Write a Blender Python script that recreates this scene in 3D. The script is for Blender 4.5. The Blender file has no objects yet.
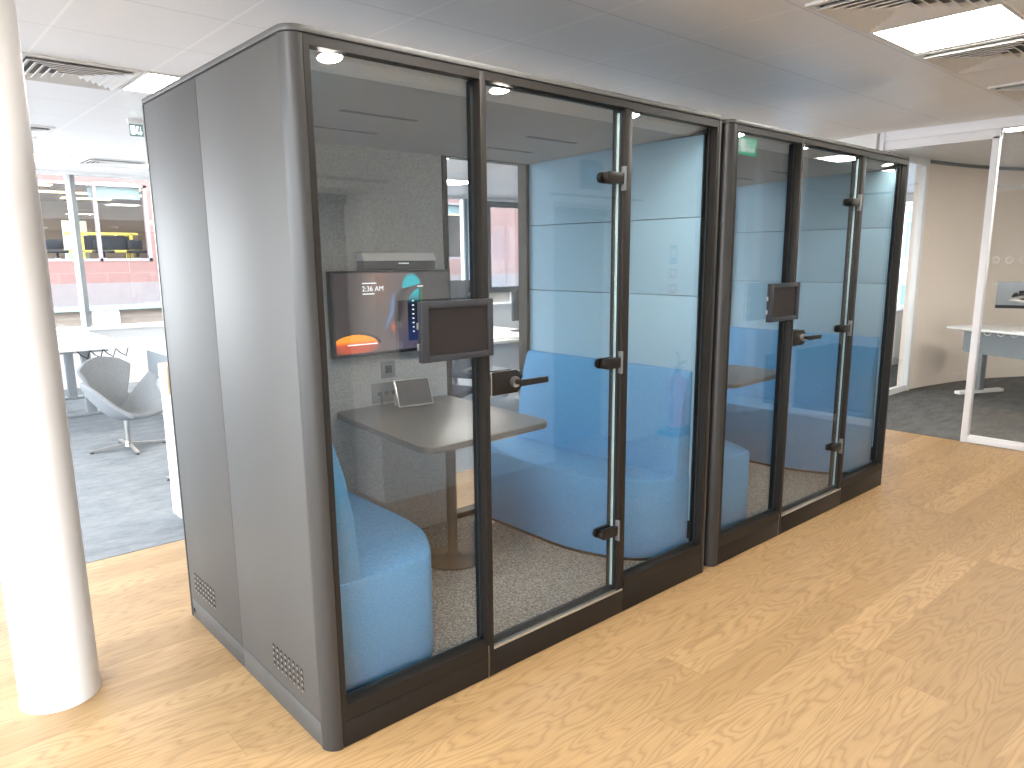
import bpy, bmesh, math, random
from mathutils import Vector, Matrix
random.seed(7)
PI = math.pi
S = bpy.context.scene
COL = S.collection
CEIL = 2.70

# ------------------------------------------------------------------ materials
def newmat(name):
    m = bpy.data.materials.new(name); m.use_nodes = True
    nt = m.node_tree; nt.nodes.clear()
    out = nt.nodes.new('ShaderNodeOutputMaterial')
    return m, nt, out
def N(nt, typ, **kw):
    n = nt.nodes.new(typ)
    for k, v in kw.items():
        if hasattr(n, k): setattr(n, k, v)
        else: n.inputs[k].default_value = v
    return n
def math_node(nt, op, a, b=None, c=None):
    n = nt.nodes.new('ShaderNodeMath'); n.operation = op
    for i, v in enumerate((a, b, c)):
        if v is None: continue
        if isinstance(v, (int, float)): n.inputs[i].default_value = v
        else: nt.links.new(v, n.inputs[i])
    return n.outputs[0]
def mixcol(nt, fac, a, b):
    n = nt.nodes.new('ShaderNodeMix'); n.data_type = 'RGBA'
    for idx, v in ((0, fac), (6, a), (7, b)):
        if isinstance(v, (int, float)): n.inputs[idx].default_value = v
        elif isinstance(v, tuple): n.inputs[idx].default_value = (*v, 1) if len(v) == 3 else v
        else: nt.links.new(v, n.inputs[idx])
    return n.outputs[2]
def objco(nt):
    return nt.nodes.new('ShaderNodeTexCoord').outputs['Object']
def geopos(nt):
    return nt.nodes.new('ShaderNodeNewGeometry').outputs['Position']
def mapping(nt, vec, scale=(1, 1, 1), loc=(0, 0, 0)):
    n = nt.nodes.new('ShaderNodeMapping'); n.inputs['Scale'].default_value = scale; n.inputs['Location'].default_value = loc
    nt.links.new(vec, n.inputs['Vector']); return n.outputs[0]
def noise(nt, vec, scale, detail=3, rough=.5, dist=0):
    n = nt.nodes.new('ShaderNodeTexNoise'); n.inputs['Scale'].default_value = scale
    n.inputs['Detail'].default_value = detail; n.inputs['Roughness'].default_value = rough; n.inputs['Distortion'].default_value = dist
    nt.links.new(vec, n.inputs['Vector']); return n.outputs[0]
def principled(nt, out, rough=.5, metal=0, spec=.5):
    p = nt.nodes.new('ShaderNodeBsdfPrincipled')
    p.inputs['Roughness'].default_value = rough; p.inputs['Metallic'].default_value = metal
    p.inputs['Specular IOR Level'].default_value = spec
    nt.links.new(p.outputs[0], out.inputs[0]); return p
def bump(nt, p, height, strength, dist=.002):
    b = nt.nodes.new('ShaderNodeBump'); b.inputs['Strength'].default_value = strength; b.inputs['Distance'].default_value = dist
    nt.links.new(height, b.inputs['Height']); nt.links.new(b.outputs[0], p.inputs['Normal'])

def mat_plain(name, col, rough=.5, metal=0, spec=.5, var=.04, scale=30):
    m, nt, out = newmat(name); p = principled(nt, out, rough, metal, spec)
    f = noise(nt, objco(nt), scale, 2)
    dark = tuple(c * (1 - var) for c in col); lite = tuple(min(1, c * (1 + var)) for c in col)
    nt.links.new(mixcol(nt, f, dark, lite), p.inputs['Base Color']); return m
def mat_fabric(name, c1, c2, scale=160, rough=.95, stretch=(1, 1, 1), bstr=.35, big=0):
    m, nt, out = newmat(name); p = principled(nt, out, rough, 0, .15)
    v = mapping(nt, objco(nt), stretch)
    f = noise(nt, v, scale, 4, .7)
    r = nt.nodes.new('ShaderNodeMapRange'); r.inputs[1].default_value = .3; r.inputs[2].default_value = .7
    nt.links.new(f, r.inputs[0])
    nt.links.new(mixcol(nt, r.outputs[0], c1, c2), p.inputs['Base Color'])
    bump(nt, p, f, bstr); return m
def mat_emit(name, col, strength):
    m, nt, out = newmat(name); e = nt.nodes.new('ShaderNodeEmission')
    e.inputs[0].default_value = (*col, 1); e.inputs[1].default_value = strength
    nt.links.new(e.outputs[0], out.inputs[0]); return m
def mat_glass(name, tint=(1, 1, 1), f0=.045, gain=1.0):
    m, nt, out = newmat(name)
    lw = nt.nodes.new('ShaderNodeLayerWeight'); lw.inputs['Blend'].default_value = .5
    p5 = math_node(nt, 'POWER', lw.outputs['Facing'], 5)
    fac = math_node(nt, 'ADD', math_node(nt, 'MULTIPLY', p5, (1 - f0) * gain), f0)
    tr = nt.nodes.new('ShaderNodeBsdfTransparent'); tr.inputs[0].default_value = (*tint, 1)
    gl = nt.nodes.new('ShaderNodeBsdfGlossy'); gl.inputs['Roughness'].default_value = 0.0
    mx = nt.nodes.new('ShaderNodeMixShader')
    nt.links.new(fac, mx.inputs[0]); nt.links.new(tr.outputs[0], mx.inputs[1]); nt.links.new(gl.outputs[0], mx.inputs[2])
    nt.links.new(mx.outputs[0], out.inputs[0]); return m

def mat_wood_floor():
    m, nt, out = newmat('oak_planks'); p = principled(nt, out, .42, 0, .45)
    pos = geopos(nt)
    sep = nt.nodes.new('ShaderNodeSeparateXYZ'); nt.links.new(pos, sep.inputs[0])
    W, L = .185, 1.35
    row = math_node(nt, 'FLOOR', math_node(nt, 'DIVIDE', sep.outputs[1], W))
    rnd = nt.nodes.new('ShaderNodeTexWhiteNoise'); rnd.noise_dimensions = '1D'; nt.links.new(row, rnd.inputs['W'])
    xs = math_node(nt, 'ADD', math_node(nt, 'DIVIDE', sep.outputs[0], L), rnd.outputs[0])
    colu = math_node(nt, 'FLOOR', xs)
    pid = math_node(nt, 'ADD', math_node(nt, 'MULTIPLY', row, 17.31), math_node(nt, 'MULTIPLY', colu, 5.77))
    r2 = nt.nodes.new('ShaderNodeTexWhiteNoise'); r2.noise_dimensions = '1D'; nt.links.new(pid, r2.inputs['W'])
    # grain coordinates, shifted plank by plank
    cx = math_node(nt, 'ADD', sep.outputs[0], math_node(nt, 'MULTIPLY', r2.outputs[0], 37.0))
    cy = math_node(nt, 'ADD', sep.outputs[1], math_node(nt, 'MULTIPLY', r2.outputs[0], 11.0))
    cmb = nt.nodes.new('ShaderNodeCombineXYZ'); nt.links.new(cx, cmb.inputs[0]); nt.links.new(cy, cmb.inputs[1])
    big = noise(nt, mapping(nt, cmb.outputs[0], (1.5, 8.5, 1)), 1.0, 2, .45, .25)
    rings = math_node(nt, 'FRACT', math_node(nt, 'MULTIPLY', big, 15.0))
    tri = math_node(nt, 'ABSOLUTE', math_node(nt, 'SUBTRACT', rings, .5))          # 0..0.5
    ringd = math_node(nt, 'POWER', math_node(nt, 'MULTIPLY', tri, 2.0), 2.2)
    fib = noise(nt, mapping(nt, cmb.outputs[0], (5, 150, 1)), 1.0, 4, .6)
    pch = noise(nt, mapping(nt, cmb.outputs[0], (1.2, 5, 1)), 1.0, 2, .5)
    base = mixcol(nt, r2.outputs[0], (.385, .240, .105), (.505, .325, .155))
    c = mixcol(nt, math_node(nt, 'MULTIPLY', ringd, .55), base, (.215, .115, .045))
    fr = nt.nodes.new('ShaderNodeMapRange'); fr.inputs[1].default_value = .35; fr.inputs[2].default_value = .75; fr.inputs[4].default_value = .38
    nt.links.new(fib, fr.inputs[0]); c = mixcol(nt, fr.outputs[0], c, (.28, .155, .066))
    pr = nt.nodes.new('ShaderNodeMapRange'); pr.inputs[1].default_value = .45; pr.inputs[2].default_value = .8; pr.inputs[4].default_value = .35
    nt.links.new(pch, pr.inputs[0]); c = mixcol(nt, pr.outputs[0], c, (.27, .155, .07))
    # joints
    fy = math_node(nt, 'FRACT', math_node(nt, 'DIVIDE', sep.outputs[1], W)); fx = math_node(nt, 'FRACT', xs)
    jy = math_node(nt, 'LESS_THAN', fy, .010); jx = math_node(nt, 'LESS_THAN', fx, .0018)
    j = math_node(nt, 'MULTIPLY', math_node(nt, 'MAXIMUM', jy, jx), .45)
    c = mixcol(nt, j, c, (.20, .11, .05))
    nt.links.new(c, p.inputs['Base Color'])
    rr = nt.nodes.new('ShaderNodeMapRange'); rr.inputs[3].default_value = .36; rr.inputs[4].default_value = .52
    nt.links.new(fib, rr.inputs[0]); nt.links.new(rr.outputs[0], p.inputs['Roughness'])
    bump(nt, p, fib, .12, .001); return m
def mat_carpet(name, c1, c2, c3):
    m, nt, out = newmat(name); p = principled(nt, out, 1.0, 0, .1)
    pos = geopos(nt)
    f = noise(nt, mapping(nt, pos, (1, 1, 1)), 260, 3, .8)
    g = noise(nt, mapping(nt, pos, (2.2, 6, 1)), 1.6, 3, .6)
    h = noise(nt, mapping(nt, pos, (14, 40, 1)), 1.0, 2, .6)
    fm = nt.nodes.new('ShaderNodeMapRange'); fm.inputs[1].default_value = .3; fm.inputs[2].default_value = .7; nt.links.new(f, fm.inputs[0])
    gm = nt.nodes.new('ShaderNodeMapRange'); gm.inputs[1].default_value = .35; gm.inputs[2].default_value = .65; nt.links.new(math_node(nt, 'ADD', math_node(nt, 'MULTIPLY', g, .6), math_node(nt, 'MULTIPLY', h, .4)), gm.inputs[0])
    c = mixcol(nt, gm.outputs[0], c1, c2)
    c = mixcol(nt, math_node(nt, 'MULTIPLY', fm.outputs[0], .6), c, c3)
    nt.links.new(c, p.inputs['Base Color']); bump(nt, p, f, .5, .004); return m
def mat_speckle(name, c1, c2, scale):
    m, nt, out = newmat(name); p = principled(nt, out, 1.0, 0, .1)
    f = noise(nt, objco(nt), scale, 3, .85)
    fm = nt.nodes.new('ShaderNodeMapRange'); fm.inputs[1].default_value = .38; fm.inputs[2].default_value = .64; nt.links.new(f, fm.inputs[0])
    nt.links.new(mixcol(nt, fm.outputs[0], c1, c2), p.inputs['Base Color']); bump(nt, p, f, .6, .004); return m
def mat_ceiling():
    m, nt, out = newmat('ceiling_tiles'); p = principled(nt, out, .38, 0, .5)
    pos = geopos(nt); sep = nt.nodes.new('ShaderNodeSeparateXYZ'); nt.links.new(pos, sep.inputs[0])
    fx = math_node(nt, 'FRACT', math_node(nt, 'DIVIDE', math_node(nt, 'ADD', sep.outputs[0], 20 * .612 - .5), .612))
    fy = math_node(nt, 'FRACT', math_node(nt, 'DIVIDE', math_node(nt, 'ADD', sep.outputs[1], 20 * .62 - .38), .62))
    def line(f, w):
        d = math_node(nt, 'ABSOLUTE', math_node(nt, 'SUBTRACT', f, .5)); return math_node(nt, 'GREATER_THAN', d, .5 - w)
    lx = line(fx, .011); ly = line(fy, .006)
    n_ = noise(nt, mapping(nt, pos, (.6, .6, 1)), 1.0, 2)
    c = mixcol(nt, n_, (.80, .80, .80), (.85, .85, .845))
    c = mixcol(nt, math_node(nt, 'MULTIPLY', lx, .9), c, (.93, .93, .92))
    c = mixcol(nt, math_node(nt, 'MULTIPLY', ly, .55), c, (.45, .45, .45))
    nt.links.new(c, p.inputs['Base Color'])
    perf = nt.nodes.new('ShaderNodeTexVoronoi'); perf.inputs['Scale'].default_value = 220; nt.links.new(pos, perf.inputs['Vector'])
    bump(nt, p, perf.outputs[0], .05, .001); return m
def mat_facade():
    m, nt, out = newmat('pink_cladding'); p = principled(nt, out, .85, 0, .2)
    pos = geopos(nt); sep = nt.nodes.new('ShaderNodeSeparateXYZ'); nt.links.new(pos, sep.inputs[0])
    b = nt.nodes.new('ShaderNodeTexBrick'); b.inputs['Scale'].default_value = 1.0
    b.inputs['Color1'].default_value = (.17, .085, .072, 1); b.inputs['Color2'].default_value = (.205, .108, .094, 1); b.inputs['Mortar'].default_value = (.20, .135, .12, 1)
    b.inputs['Brick Width'].default_value = .9; b.inputs['Row Height'].default_value = .45; b.inputs['Mortar Size'].default_value = .008
    cm = nt.nodes.new('ShaderNodeCombineXYZ'); nt.links.new(sep.outputs[0], cm.inputs[0]); nt.links.new(sep.outputs[2], cm.inputs[1])
    nt.links.new(cm.outputs[0], b.inputs['Vector'])
    f = noise(nt, pos, 9, 4, .7)
    nt.links.new(mixcol(nt, math_node(nt, 'MULTIPLY', f, .35), b.outputs[0], (.24, .175, .16)), p.inputs['Base Color']); return m
def mat_screen():
    m, nt, out = newmat('screen_picture'); a = nt.nodes.new('ShaderNodeAttribute'); a.attribute_name = 'picture'
    e = nt.nodes.new('ShaderNodeEmission'); e.inputs[1].default_value = 1.1; nt.links.new(a.outputs['Color'], e.inputs[0])
    g = nt.nodes.new('ShaderNodeBsdfGlossy'); g.inputs['Roughness'].default_value = .12; g.inputs[0].default_value = (.05, .05, .05, 1)
    ad = nt.nodes.new('ShaderNodeAddShader'); nt.links.new(e.outputs[0], ad.inputs[0]); nt.links.new(g.outputs[0], ad.inputs[1])
    nt.links.new(ad.outputs[0], out.inputs[0]); return m

M = dict(
    wood=mat_wood_floor(),
    carpet=mat_carpet('blue_grey_carpet', (.225, .24, .255), (.37, .385, .40), (.125, .135, .145)),
    ceiling=mat_ceiling(),
    wall=mat_plain('white_paint', (.80, .80, .79), .7, var=.02),
    beige=mat_plain('warm_white_paint', (.84, .75, .66), .75, var=.02),
    white=mat_plain('white_lacquer', (.85, .85, .85), .35, var=.01),
    column=mat_plain('column_paint', (.89, .89, .89), .45, var=.015, scale=4),
    shell=mat_plain('charcoal_powder_coat', (.046, .0445, .042), .55, .0, .75, var=.05, scale=400),
    shell2=mat_plain('charcoal_coat_shaded', (.017, .0145, .0125), .45, 0, .22, var=.05, scale=400),  # darker copy of the powder coat, weaker light at the front put into colour
    slot=mat_plain('slot_grey', (.17, .17, .165), .9),
    gap=mat_plain('shadow_gap_rubber', (.008, .008, .009), .7),
    rubber=mat_plain('black_rubber', (.012, .016, .018), .5),
    black=mat_plain('black_plastic', (.015, .015, .016), .4),
    dark=mat_plain('dark_grey_plastic', (.030, .031, .037), .5, 0, .28),
    hw=mat_plain('bronze_black_hardware', (.011, .009, .0075), .36, 0, .25),
    hplate=mat_plain('hinge_plate_grey', (.13, .13, .13), .4),
    steel=mat_plain('brushed_steel', (.62, .61, .59), .3, 1),
    alu=mat_plain('anodised_aluminium', (.66, .62, .56), .35, .9),
    lift=mat_plain('lift_door_steel', (.33, .35, .36), .35, .6),
    liftd=mat_plain('lift_door_dark', (.20, .21, .22), .4, .5),
    felt=mat_fabric('grey_felt', (.32, .325, .315), (.52, .525, .51), 110),
    feltc=mat_fabric('pale_felt', (.55, .56, .55), (.72, .73, .72), 130),
    podceil=mat_fabric('grey_ceiling_felt', (.38, .385, .38), (.44, .445, .44), 130),
    blue=mat_fabric('blue_wool', (.068, .235, .455), (.125, .345, .585), 90, stretch=(1, 1, 2.5)),
    panel=mat_fabric('pale_blue_wool', (.275, .455, .58), (.335, .51, .635), 140),
    podfloor=mat_speckle('speckled_pod_carpet', (.11, .105, .10), (.45, .44, .415), 115),
    table=mat_plain('taupe_laminate', (.098, .093, .087), .38, 0, .5, var=.03),
    tablepole=mat_plain('bronze_grey_coat', (.075, .068, .062), .35, .3),
    glass=mat_glass('clear_glass', (.985, .992, .99), .045),
    farglass=mat_glass('dull_far_glass', (.92, .92, .92), .012, .25),
    farframe=mat_plain('mauve_window_frame', (.20, .165, .17), .6),
    modesty=mat_plain('slate_grey_panel', (.20, .22, .235), .5),
    carpet_shaded=mat_carpet('shaded_carpet', (.10, .10, .10), (.20, .20, .195), (.06, .06, .06)),  # carpet again, the glazed room's dimmer light put into a darker colour
    podglass=mat_glass('pod_glass', (.955, .966, .972), .068),
    glassedge=mat_plain('green_glass_edge', (.50, .66, .66), .2),
    chair=mat_fabric('heather_grey_wool', (.19, .20, .215), (.30, .315, .33), 120),
    desk=mat_plain('white_desk_top', (.84, .84, .82), .3, var=.01),
    deskleg=mat_plain('silver_grey_coat', (.32, .34, .36), .4, .3),
    oak=mat_plain('pale_oak_veneer', (.66, .42, .24), .5, var=.12, scale=12),
    mesh=mat_fabric('black_mesh', (.018, .018, .02), (.05, .05, .055), 300, .8),
    lamp=mat_emit('lamp_diffuser', (1.0, .955, .89), 30.0),
    lamp_in=mat_emit('downlight_lens', (1.0, .92, .78), 210.0),
    lamp_in_dim=mat_emit('dimmed_downlight_lens', (1.0, .92, .76), 45.0),
    post=mat_plain('charcoal_coat_half_shaded', (.028, .027, .026), .38, 0, .5, var=.05, scale=400),  # same coat in a middle tone, shading put into the colour
    lamp_far=mat_emit('far_lamp', (1.0, .72, .42), 5.0),
    green=mat_emit('exit_green', (.05, .85, .45), 1.6),
    exitwhite=mat_emit('exit_white', (.9, 1, .95), 2.6),
    vent=mat_plain('white_vent_enamel', (.76, .755, .735), .45, var=.02),
    ventdark=mat_plain('vent_throat', (.22, .215, .21), .9),
    facade=mat_facade(),
    facgrey=mat_plain('grey_stone', (.17, .14, .135), .8, var=.1, scale=6),
    teal=mat_plain('pale_teal_blind', (.21, .31, .305), .6),
    fwall=mat_plain('far_room_wall', (.24, .195, .155), .9, var=.1, scale=1),
    yellow=mat_plain('yellow_enamel', (.80, .62, .12), .5),
    palegreen=mat_plain('pale_green_panel', (.62, .70, .58), .8),
    red=mat_plain('extinguisher_red', (.62, .03, .04), .3),
    signblue=mat_plain('sign_blue', (.05, .28, .55), .5),
    signred=mat_plain('sign_red', (.60, .08, .14), .5),
    mull=mat_plain('mullion_grey', (.20, .22, .23), .35, .5),
    mullight=mat_plain('mullion_silver', (.66, .70, .72), .35, .4),
    bluefr=mat_plain('pale_blue_frame', (.36, .50, .62), .5),
    partition=mat_plain('partition_white', (.80, .80, .83), .4, var=.01),
    manifest=mat_plain('frosted_ring', (.80, .78, .74), .8),
    scrpic=mat_screen(),
    scroff=mat_plain('dark_glass_screen', (.020, .016, .015), .16, 0, .22),
    paper=mat_plain('paper_white', (.85, .84, .80), .8),
    whitefac=mat_plain('white_render', (.80, .82, .83), .8),
    bluewin=mat_plain('blue_window', (.14, .36, .56), .2),
)

# ------------------------------------------------------------------ mesh helpers
def bx(bm, x0, x1, y0, y1, z0, z1, bev=0, seg=2):
    t = bmesh.new()
    bmesh.ops.create_cube(t, size=1)
    for v in t.verts:
        v.co = Vector(((x0 + x1) / 2 + v.co.x * (x1 - x0), (y0 + y1) / 2 + v.co.y * (y1 - y0), (z0 + z1) / 2 + v.co.z * (z1 - z0)))
    if bev: bmesh.ops.bevel(t, geom=t.edges[:], offset=bev, segments=seg, affect='EDGES', profile=.5)
    merge(bm, t)
def merge(bm, t, mtx=None):
    if mtx is not None: t.transform(mtx)
    me = bpy.data.meshes.new('tmp'); t.to_mesh(me); t.free(); bm.from_mesh(me); bpy.data.meshes.remove(me)
def prism(bm, pts, a0, a1, axis='z', bev=0):
    """polygon pts (2-D) extruded along axis from a0 to a1"""
    t = bmesh.new()
    def P(p, a):
        return {'z': (p[0], p[1], a), 'y': (p[0], a, p[1]), 'x': (a, p[0], p[1])}[axis]
    A = [t.verts.new(P(p, a0)) for p in pts]; B = [t.verts.new(P(p, a1)) for p in pts]
    n = len(pts)
    t.faces.new(A[::-1]); t.faces.new(B)
    for i in range(n): t.faces.new((A[i], A[(i + 1) % n], B[(i + 1) % n], B[i]))
    bmesh.ops.recalc_face_normals(t, faces=t.faces[:])
    if bev:
        es = [e for e in t.edges if len(e.link_faces) == 2 and e.calc_face_angle(0) > .6]
        bmesh.ops.bevel(t, geom=es, offset=bev, segments=2, affect='EDGES', profile=.5)
    merge(bm, t)
def cyl(bm, c, r, h, axis='z', seg=32, r2=None):
    t = bmesh.new(); bmesh.ops.create_cone(t, cap_ends=True, segments=seg, radius1=r, radius2=r if r2 is None else r2, depth=h)
    if axis == 'x': t.transform(Matrix.Rotation(PI / 2, 4, 'Y'))
    if axis == 'y': t.transform(Matrix.Rotation(-PI / 2, 4, 'X'))
    merge(bm, t, Matrix.Translation(c))
def lathe(bm, c, prof, seg=40, caps=True):
    t = bmesh.new(); rings = []
    for r, z in prof:
        rings.append([t.verts.new((c[0] + r * math.cos(2 * PI * i / seg), c[1] + r * math.sin(2 * PI * i / seg), c[2] + z)) for i in range(seg)])
    for a, b in zip(rings, rings[1:]):
        for i in range(seg): t.faces.new((a[i], a[(i + 1) % seg], b[(i + 1) % seg], b[i]))
    if caps: t.faces.new(rings[0][::-1]); t.faces.new(rings[-1])
    merge(bm, t)
def tube(bm, pts, r, seg=10):
    pts = [Vector(p) for p in pts]; t = bmesh.new(); rings = []
    for i, p in enumerate(pts):
        d = (pts[min(i + 1, len(pts) - 1)] - pts[max(i - 1, 0)]).normalized()
        u = d.cross(Vector((0, 0, 1)))
        if u.length < .05: u = d.cross(Vector((1, 0, 0)))
        u.normalize(); v = d.cross(u)
        rr = r[i] if isinstance(r, (list, tuple)) else r
        rings.append([t.verts.new(p + rr * (math.cos(2 * PI * k / seg) * u + math.sin(2 * PI * k / seg) * v)) for k in range(seg)])
    for a, b in zip(rings, rings[1:]):
        for k in range(seg): t.faces.new((a[k], a[(k + 1) % seg], b[(k + 1) % seg], b[k]))
    t.faces.new(rings[0][::-1]); t.faces.new(rings[-1])
    bmesh.ops.recalc_face_normals(t, faces=t.faces[:]); merge(bm, t)
def bar(bm, p, q, w, h):
    """rectangular bar from p to q"""
    p, q = Vector(p), Vector(q); d = q - p; L = d.length; t = bmesh.new(); bmesh.ops.create_cube(t, size=1)
    for v in t.verts: v.co = Vector((v.co.x * w, v.co.y * h, v.co.z * L))
    merge(bm, t, Matrix.Translation((p + q) / 2) @ d.to_track_quat('Z', 'Y').to_matrix().to_4x4())
def obj(name, bm, mat, parent=None, smooth=True, loc=None):
    me = bpy.data.meshes.new(name); bm.to_mesh(me); bm.free()
    o = bpy.data.objects.new(name, me); COL.objects.link(o); me.materials.append(mat)
    if smooth:
        for f in me.polygons: f.use_smooth = True
        try: me.set_sharp_from_angle(angle=math.radians(38))
        except Exception: pass
    if parent is not None:
        o.parent = parent
        o.matrix_parent_inverse = world(parent).inverted()
    return o
def world(o):
    m = o.matrix_basis.copy()
    if o.parent is not None: m = world(o.parent) @ o.matrix_parent_inverse @ m
    return m
def recentre(o):
    """put a one-mesh thing's origin at the middle of its base"""
    vs = [v.co for v in o.data.vertices]
    c = Vector(((min(v.x for v in vs) + max(v.x for v in vs)) / 2, (min(v.y for v in vs) + max(v.y for v in vs)) / 2, min(v.z for v in vs)))
    o.data.transform(Matrix.Translation(-c)); o.location = c; return o
def curve_pts(P, n=10):
    out = []
    for i in range(len(P) - 1):
        p0, p1, p2, p3 = P[max(i - 1, 0)], P[i], P[i + 1], P[min(i + 2, len(P) - 1)]
        for k in range(n):
            t = k / n
            out.append(tuple(.5 * ((2 * p1[j]) + (-p0[j] + p2[j]) * t + (2 * p0[j] - 5 * p1[j] + 4 * p2[j] - p3[j]) * t * t + (-p0[j] + 3 * p1[j] - 3 * p2[j] + p3[j]) * t ** 3) for j in (0, 1)))
    out.append(P[-1]); return out
def B(): return bmesh.new()
def tag(o, label, cat, group=None):
    o['label'] = label; o['category'] = cat
    if group: o['group'] = group
    return o
def thing(name, label, cat, loc=(0, 0, 0), group=None, rot=0):
    o = bpy.data.objects.new(name, None); COL.objects.link(o); o.empty_display_size = .1
    o.location = loc; o.rotation_euler = (0, 0, rot)
    return tag(o, label, cat, group)
def box(name, mat, x0, x1, y0, y1, z0, z1, parent=None, bev=0):
    b = B(); bx(b, x0, x1, y0, y1, z0, z1, bev); return obj(name, b, mat, parent)
def struct(name, bm, mat):
    o = obj(name, bm, mat); o['kind'] = 'structure'; return o
def sbox(name, mat, *a, bev=0):
    b = B(); bx(b, *a, bev); return struct(name, b, mat)
def copy_tree(o, parent=None):
    c = o.copy(); COL.objects.link(c)
    if parent is not None: c.parent = parent
    for ch in list(o.children): copy_tree(ch, c)
    return c

# ------------------------------------------------------------------ room shell
XL, XR, YF, YB = -2.7, 13.2, -4.2, 8.73
sbox('floor', M['wood'], XL, 6.11, YF, 2.337, -.1, 0)
b = B(); bx(b, XL, 6.11, 2.337, YB, -.1, .003); struct('floor_carpet', b, M['carpet'])
sbox('floor_shaded', M['carpet_shaded'], 6.11, XR, YF, YB, -.1, .003)  # glazed room floor, its shade painted into the carpet tone
sbox('ceiling', M['ceiling'], XL - .2, XR + .2, YF - .2, YB + .2, CEIL, CEIL + .12)

# rear glazed wall (y = 8.73)
sbox('wall_rear', M['wall'], XL, XR, YB, YB + .22, -.1, .74)
sbox('trim_sill', M['white'], XL, XR, YB - .10, YB + .22, .74, .77)
sbox('wall_rear_head', M['wall'], XL, XR, YB, YB + .22, 2.66, CEIL + .1)
wm = B(); wl = B()
for x in (-2.9, -.85, 1.2, 3.25, 5.3, 7.35, 10.2, 11.7):
    bx(wm, x, x + .05, YB + .02, YB + .14, .77, 2.66)
    bx(wl, x - .035, x, YB + .03, YB + .13, .77, 2.66)
w1 = struct('window_1', wm, M['mull'])
obj('mullion_face', wl, M['mullight'], w1)
b = B(); bx(b, XL, XR, YB + .075, YB + .085, .77, 2.66); obj('window_pane', b, M['glass'], w1)
b = B(); bx(b, 7.40, 7.62, YB - .02, YB + .12, .77, 2.66); obj('jamb', b, M['bluefr'], w1)
# dark opening casement
b = B()
cx0, cx1, cz0, cz1 = 7.78, 9.12, .98, 2.64
for a in ((cx0, cx0 + .1, cz0, cz1), (cx1 - .42, cx1, cz0, cz1), (cx0, cx1, cz1 - .1, cz1), (cx0, cx1, cz0, cz0 + .1)):
    bx(b, a[0], a[1], YB - .06, YB + .05, a[2], a[3], .006)
w2 = struct('window_2', b, M['dark'])
b = B()
for z in (1.22, 2.32): bx(b, 8.80, 8.835, YB - .10, YB - .06, z, z + .24, .006)
obj('handle', b, M['steel'], w2)

# left glazed wall (x = -4.2), off to the left of the photograph
sbox('wall_left', M['wall'], XL - .2, XL, YF, YB, -.1, .35)
sbox('wall_left_head', M['wall'], XL - .2, XL, YF, YB, 2.6, CEIL + .1)
b = B(); bp = B()
y = YF
while y < YB + .1:
    bx(b, XL - .16, XL - .02, y - .04, y + .04, .35, 2.6); y += 1.616
w3 = struct('window_3', b, M['mull'])
bx(bp, XL - .09, XL - .08, YF, YB, .35, 2.6); obj('window_pane', bp, M['glass'], w3)
sbox('wall_front', M['wall'], XL - .2, XR, YF - .2, YF, -.1, CEIL + .1)

# right-hand wall with a window (x = 13.2)
b = B()
bx(b, XR, XR + .2, YF, 1.6, -.1, CEIL + .1); bx(b, XR, XR + .2, 6.2, YB + .2, -.1, CEIL + .1)
bx(b, XR, XR + .2, 1.6, 6.2, -.1, .62); bx(b, XR, XR + .2, 1.6, 6.2, 2.62, CEIL + .1)
struct('wall_right', b, M['wall'])
b = B()
for yy in (1.6, 3.1, 4.6, 6.14): bx(b, XR, XR + .1, yy, yy + .06, .62, 2.62)
for zz in (.62, 2.56): bx(b, XR, XR + .1, 1.6, 6.2, zz, zz + .06)
w4 = struct('window_4', b, M['white'])
b = B(); bx(b, XR + .04, XR + .05, 1.6, 6.2, .62, 2.62); obj('window_pane', b, M['glass'], w4)

# lift lobby wall that only shows as reflections in the pod glass (y = -2.0)
b = B()
YW = -2.0
segs = [(.44, .55, 0, CEIL), (.55, 1.49, 2.03, CEIL), (1.49, 3.05, 0, CEIL), (3.05, 4.0, 2.03, CEIL), (4.0, 5.06, 0, CEIL), (5.06, 5.78, 2.08, CEIL), (5.78, 6.11, 0, CEIL)]
for x0, x1, z0, z1 in segs: bx(b, x0, x1, YW - .42, YW, z0, z1 + .05)
bx(b, .44, 6.11, YW - .5, YW - .42, 0, CEIL + .05)
bx(b, 5.90, 6.11, YW, YW + .10, 0, CEIL + .02)
struct('wall_lobby', b, M['wall'])
for i, (x0, x1) in enumerate(((.55, 1.49), (3.05, 4.0))):
    b = B(); bx(b, x0, (x0 + x1) / 2 - .003, YW - .40, YW - .33, 0.002, 2.02); bx(b, (x0 + x1) / 2 + .003, x1, YW - .40, YW - .35, 0.002, 2.02)
    d = struct('door_%d' % (i + 1), b, M['lift'])
    b = B(); bx(b, x0, x1, YW - .32, YW - .30, 1.96, 2.02); bx(b, x0 - .05, x1 + .12, YW, YW + .012, 2.075, 2.095)
    obj('architrave', b, M['liftd'], d)
    px0 = x0 + .28
    t = thing('lift_indicator', ['dark lift indicator panel above the lift door opposite the near pod', 'dark lift indicator panel above the lift door nearer the extinguisher'][i], 'sign', (px0 + .13, YW, 2.14))
    box('housing', M['liftd'], px0, px0 + .26, YW, YW + .015, 2.14, 2.36, t, .004)
    box('display', M['bluewin'], px0 + .085, px0 + .175, YW + .015, YW + .018, 2.20, 2.30, t)
b = B(); bx(b, 5.08, 5.76, YW - .36, YW - .31, .002, 2.06); d3 = struct('door_3', b, M['white'])
b = B(); bx(b, 5.06, 5.10, YW - .30, YW + .01, 0, 2.10); bx(b, 5.74, 5.78, YW - .30, YW + .01, 0, 2.10); bx(b, 5.06, 5.78, YW - .30, YW + .01, 2.04, 2.10); obj('door_frame', b, M['vent'], d3)
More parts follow.
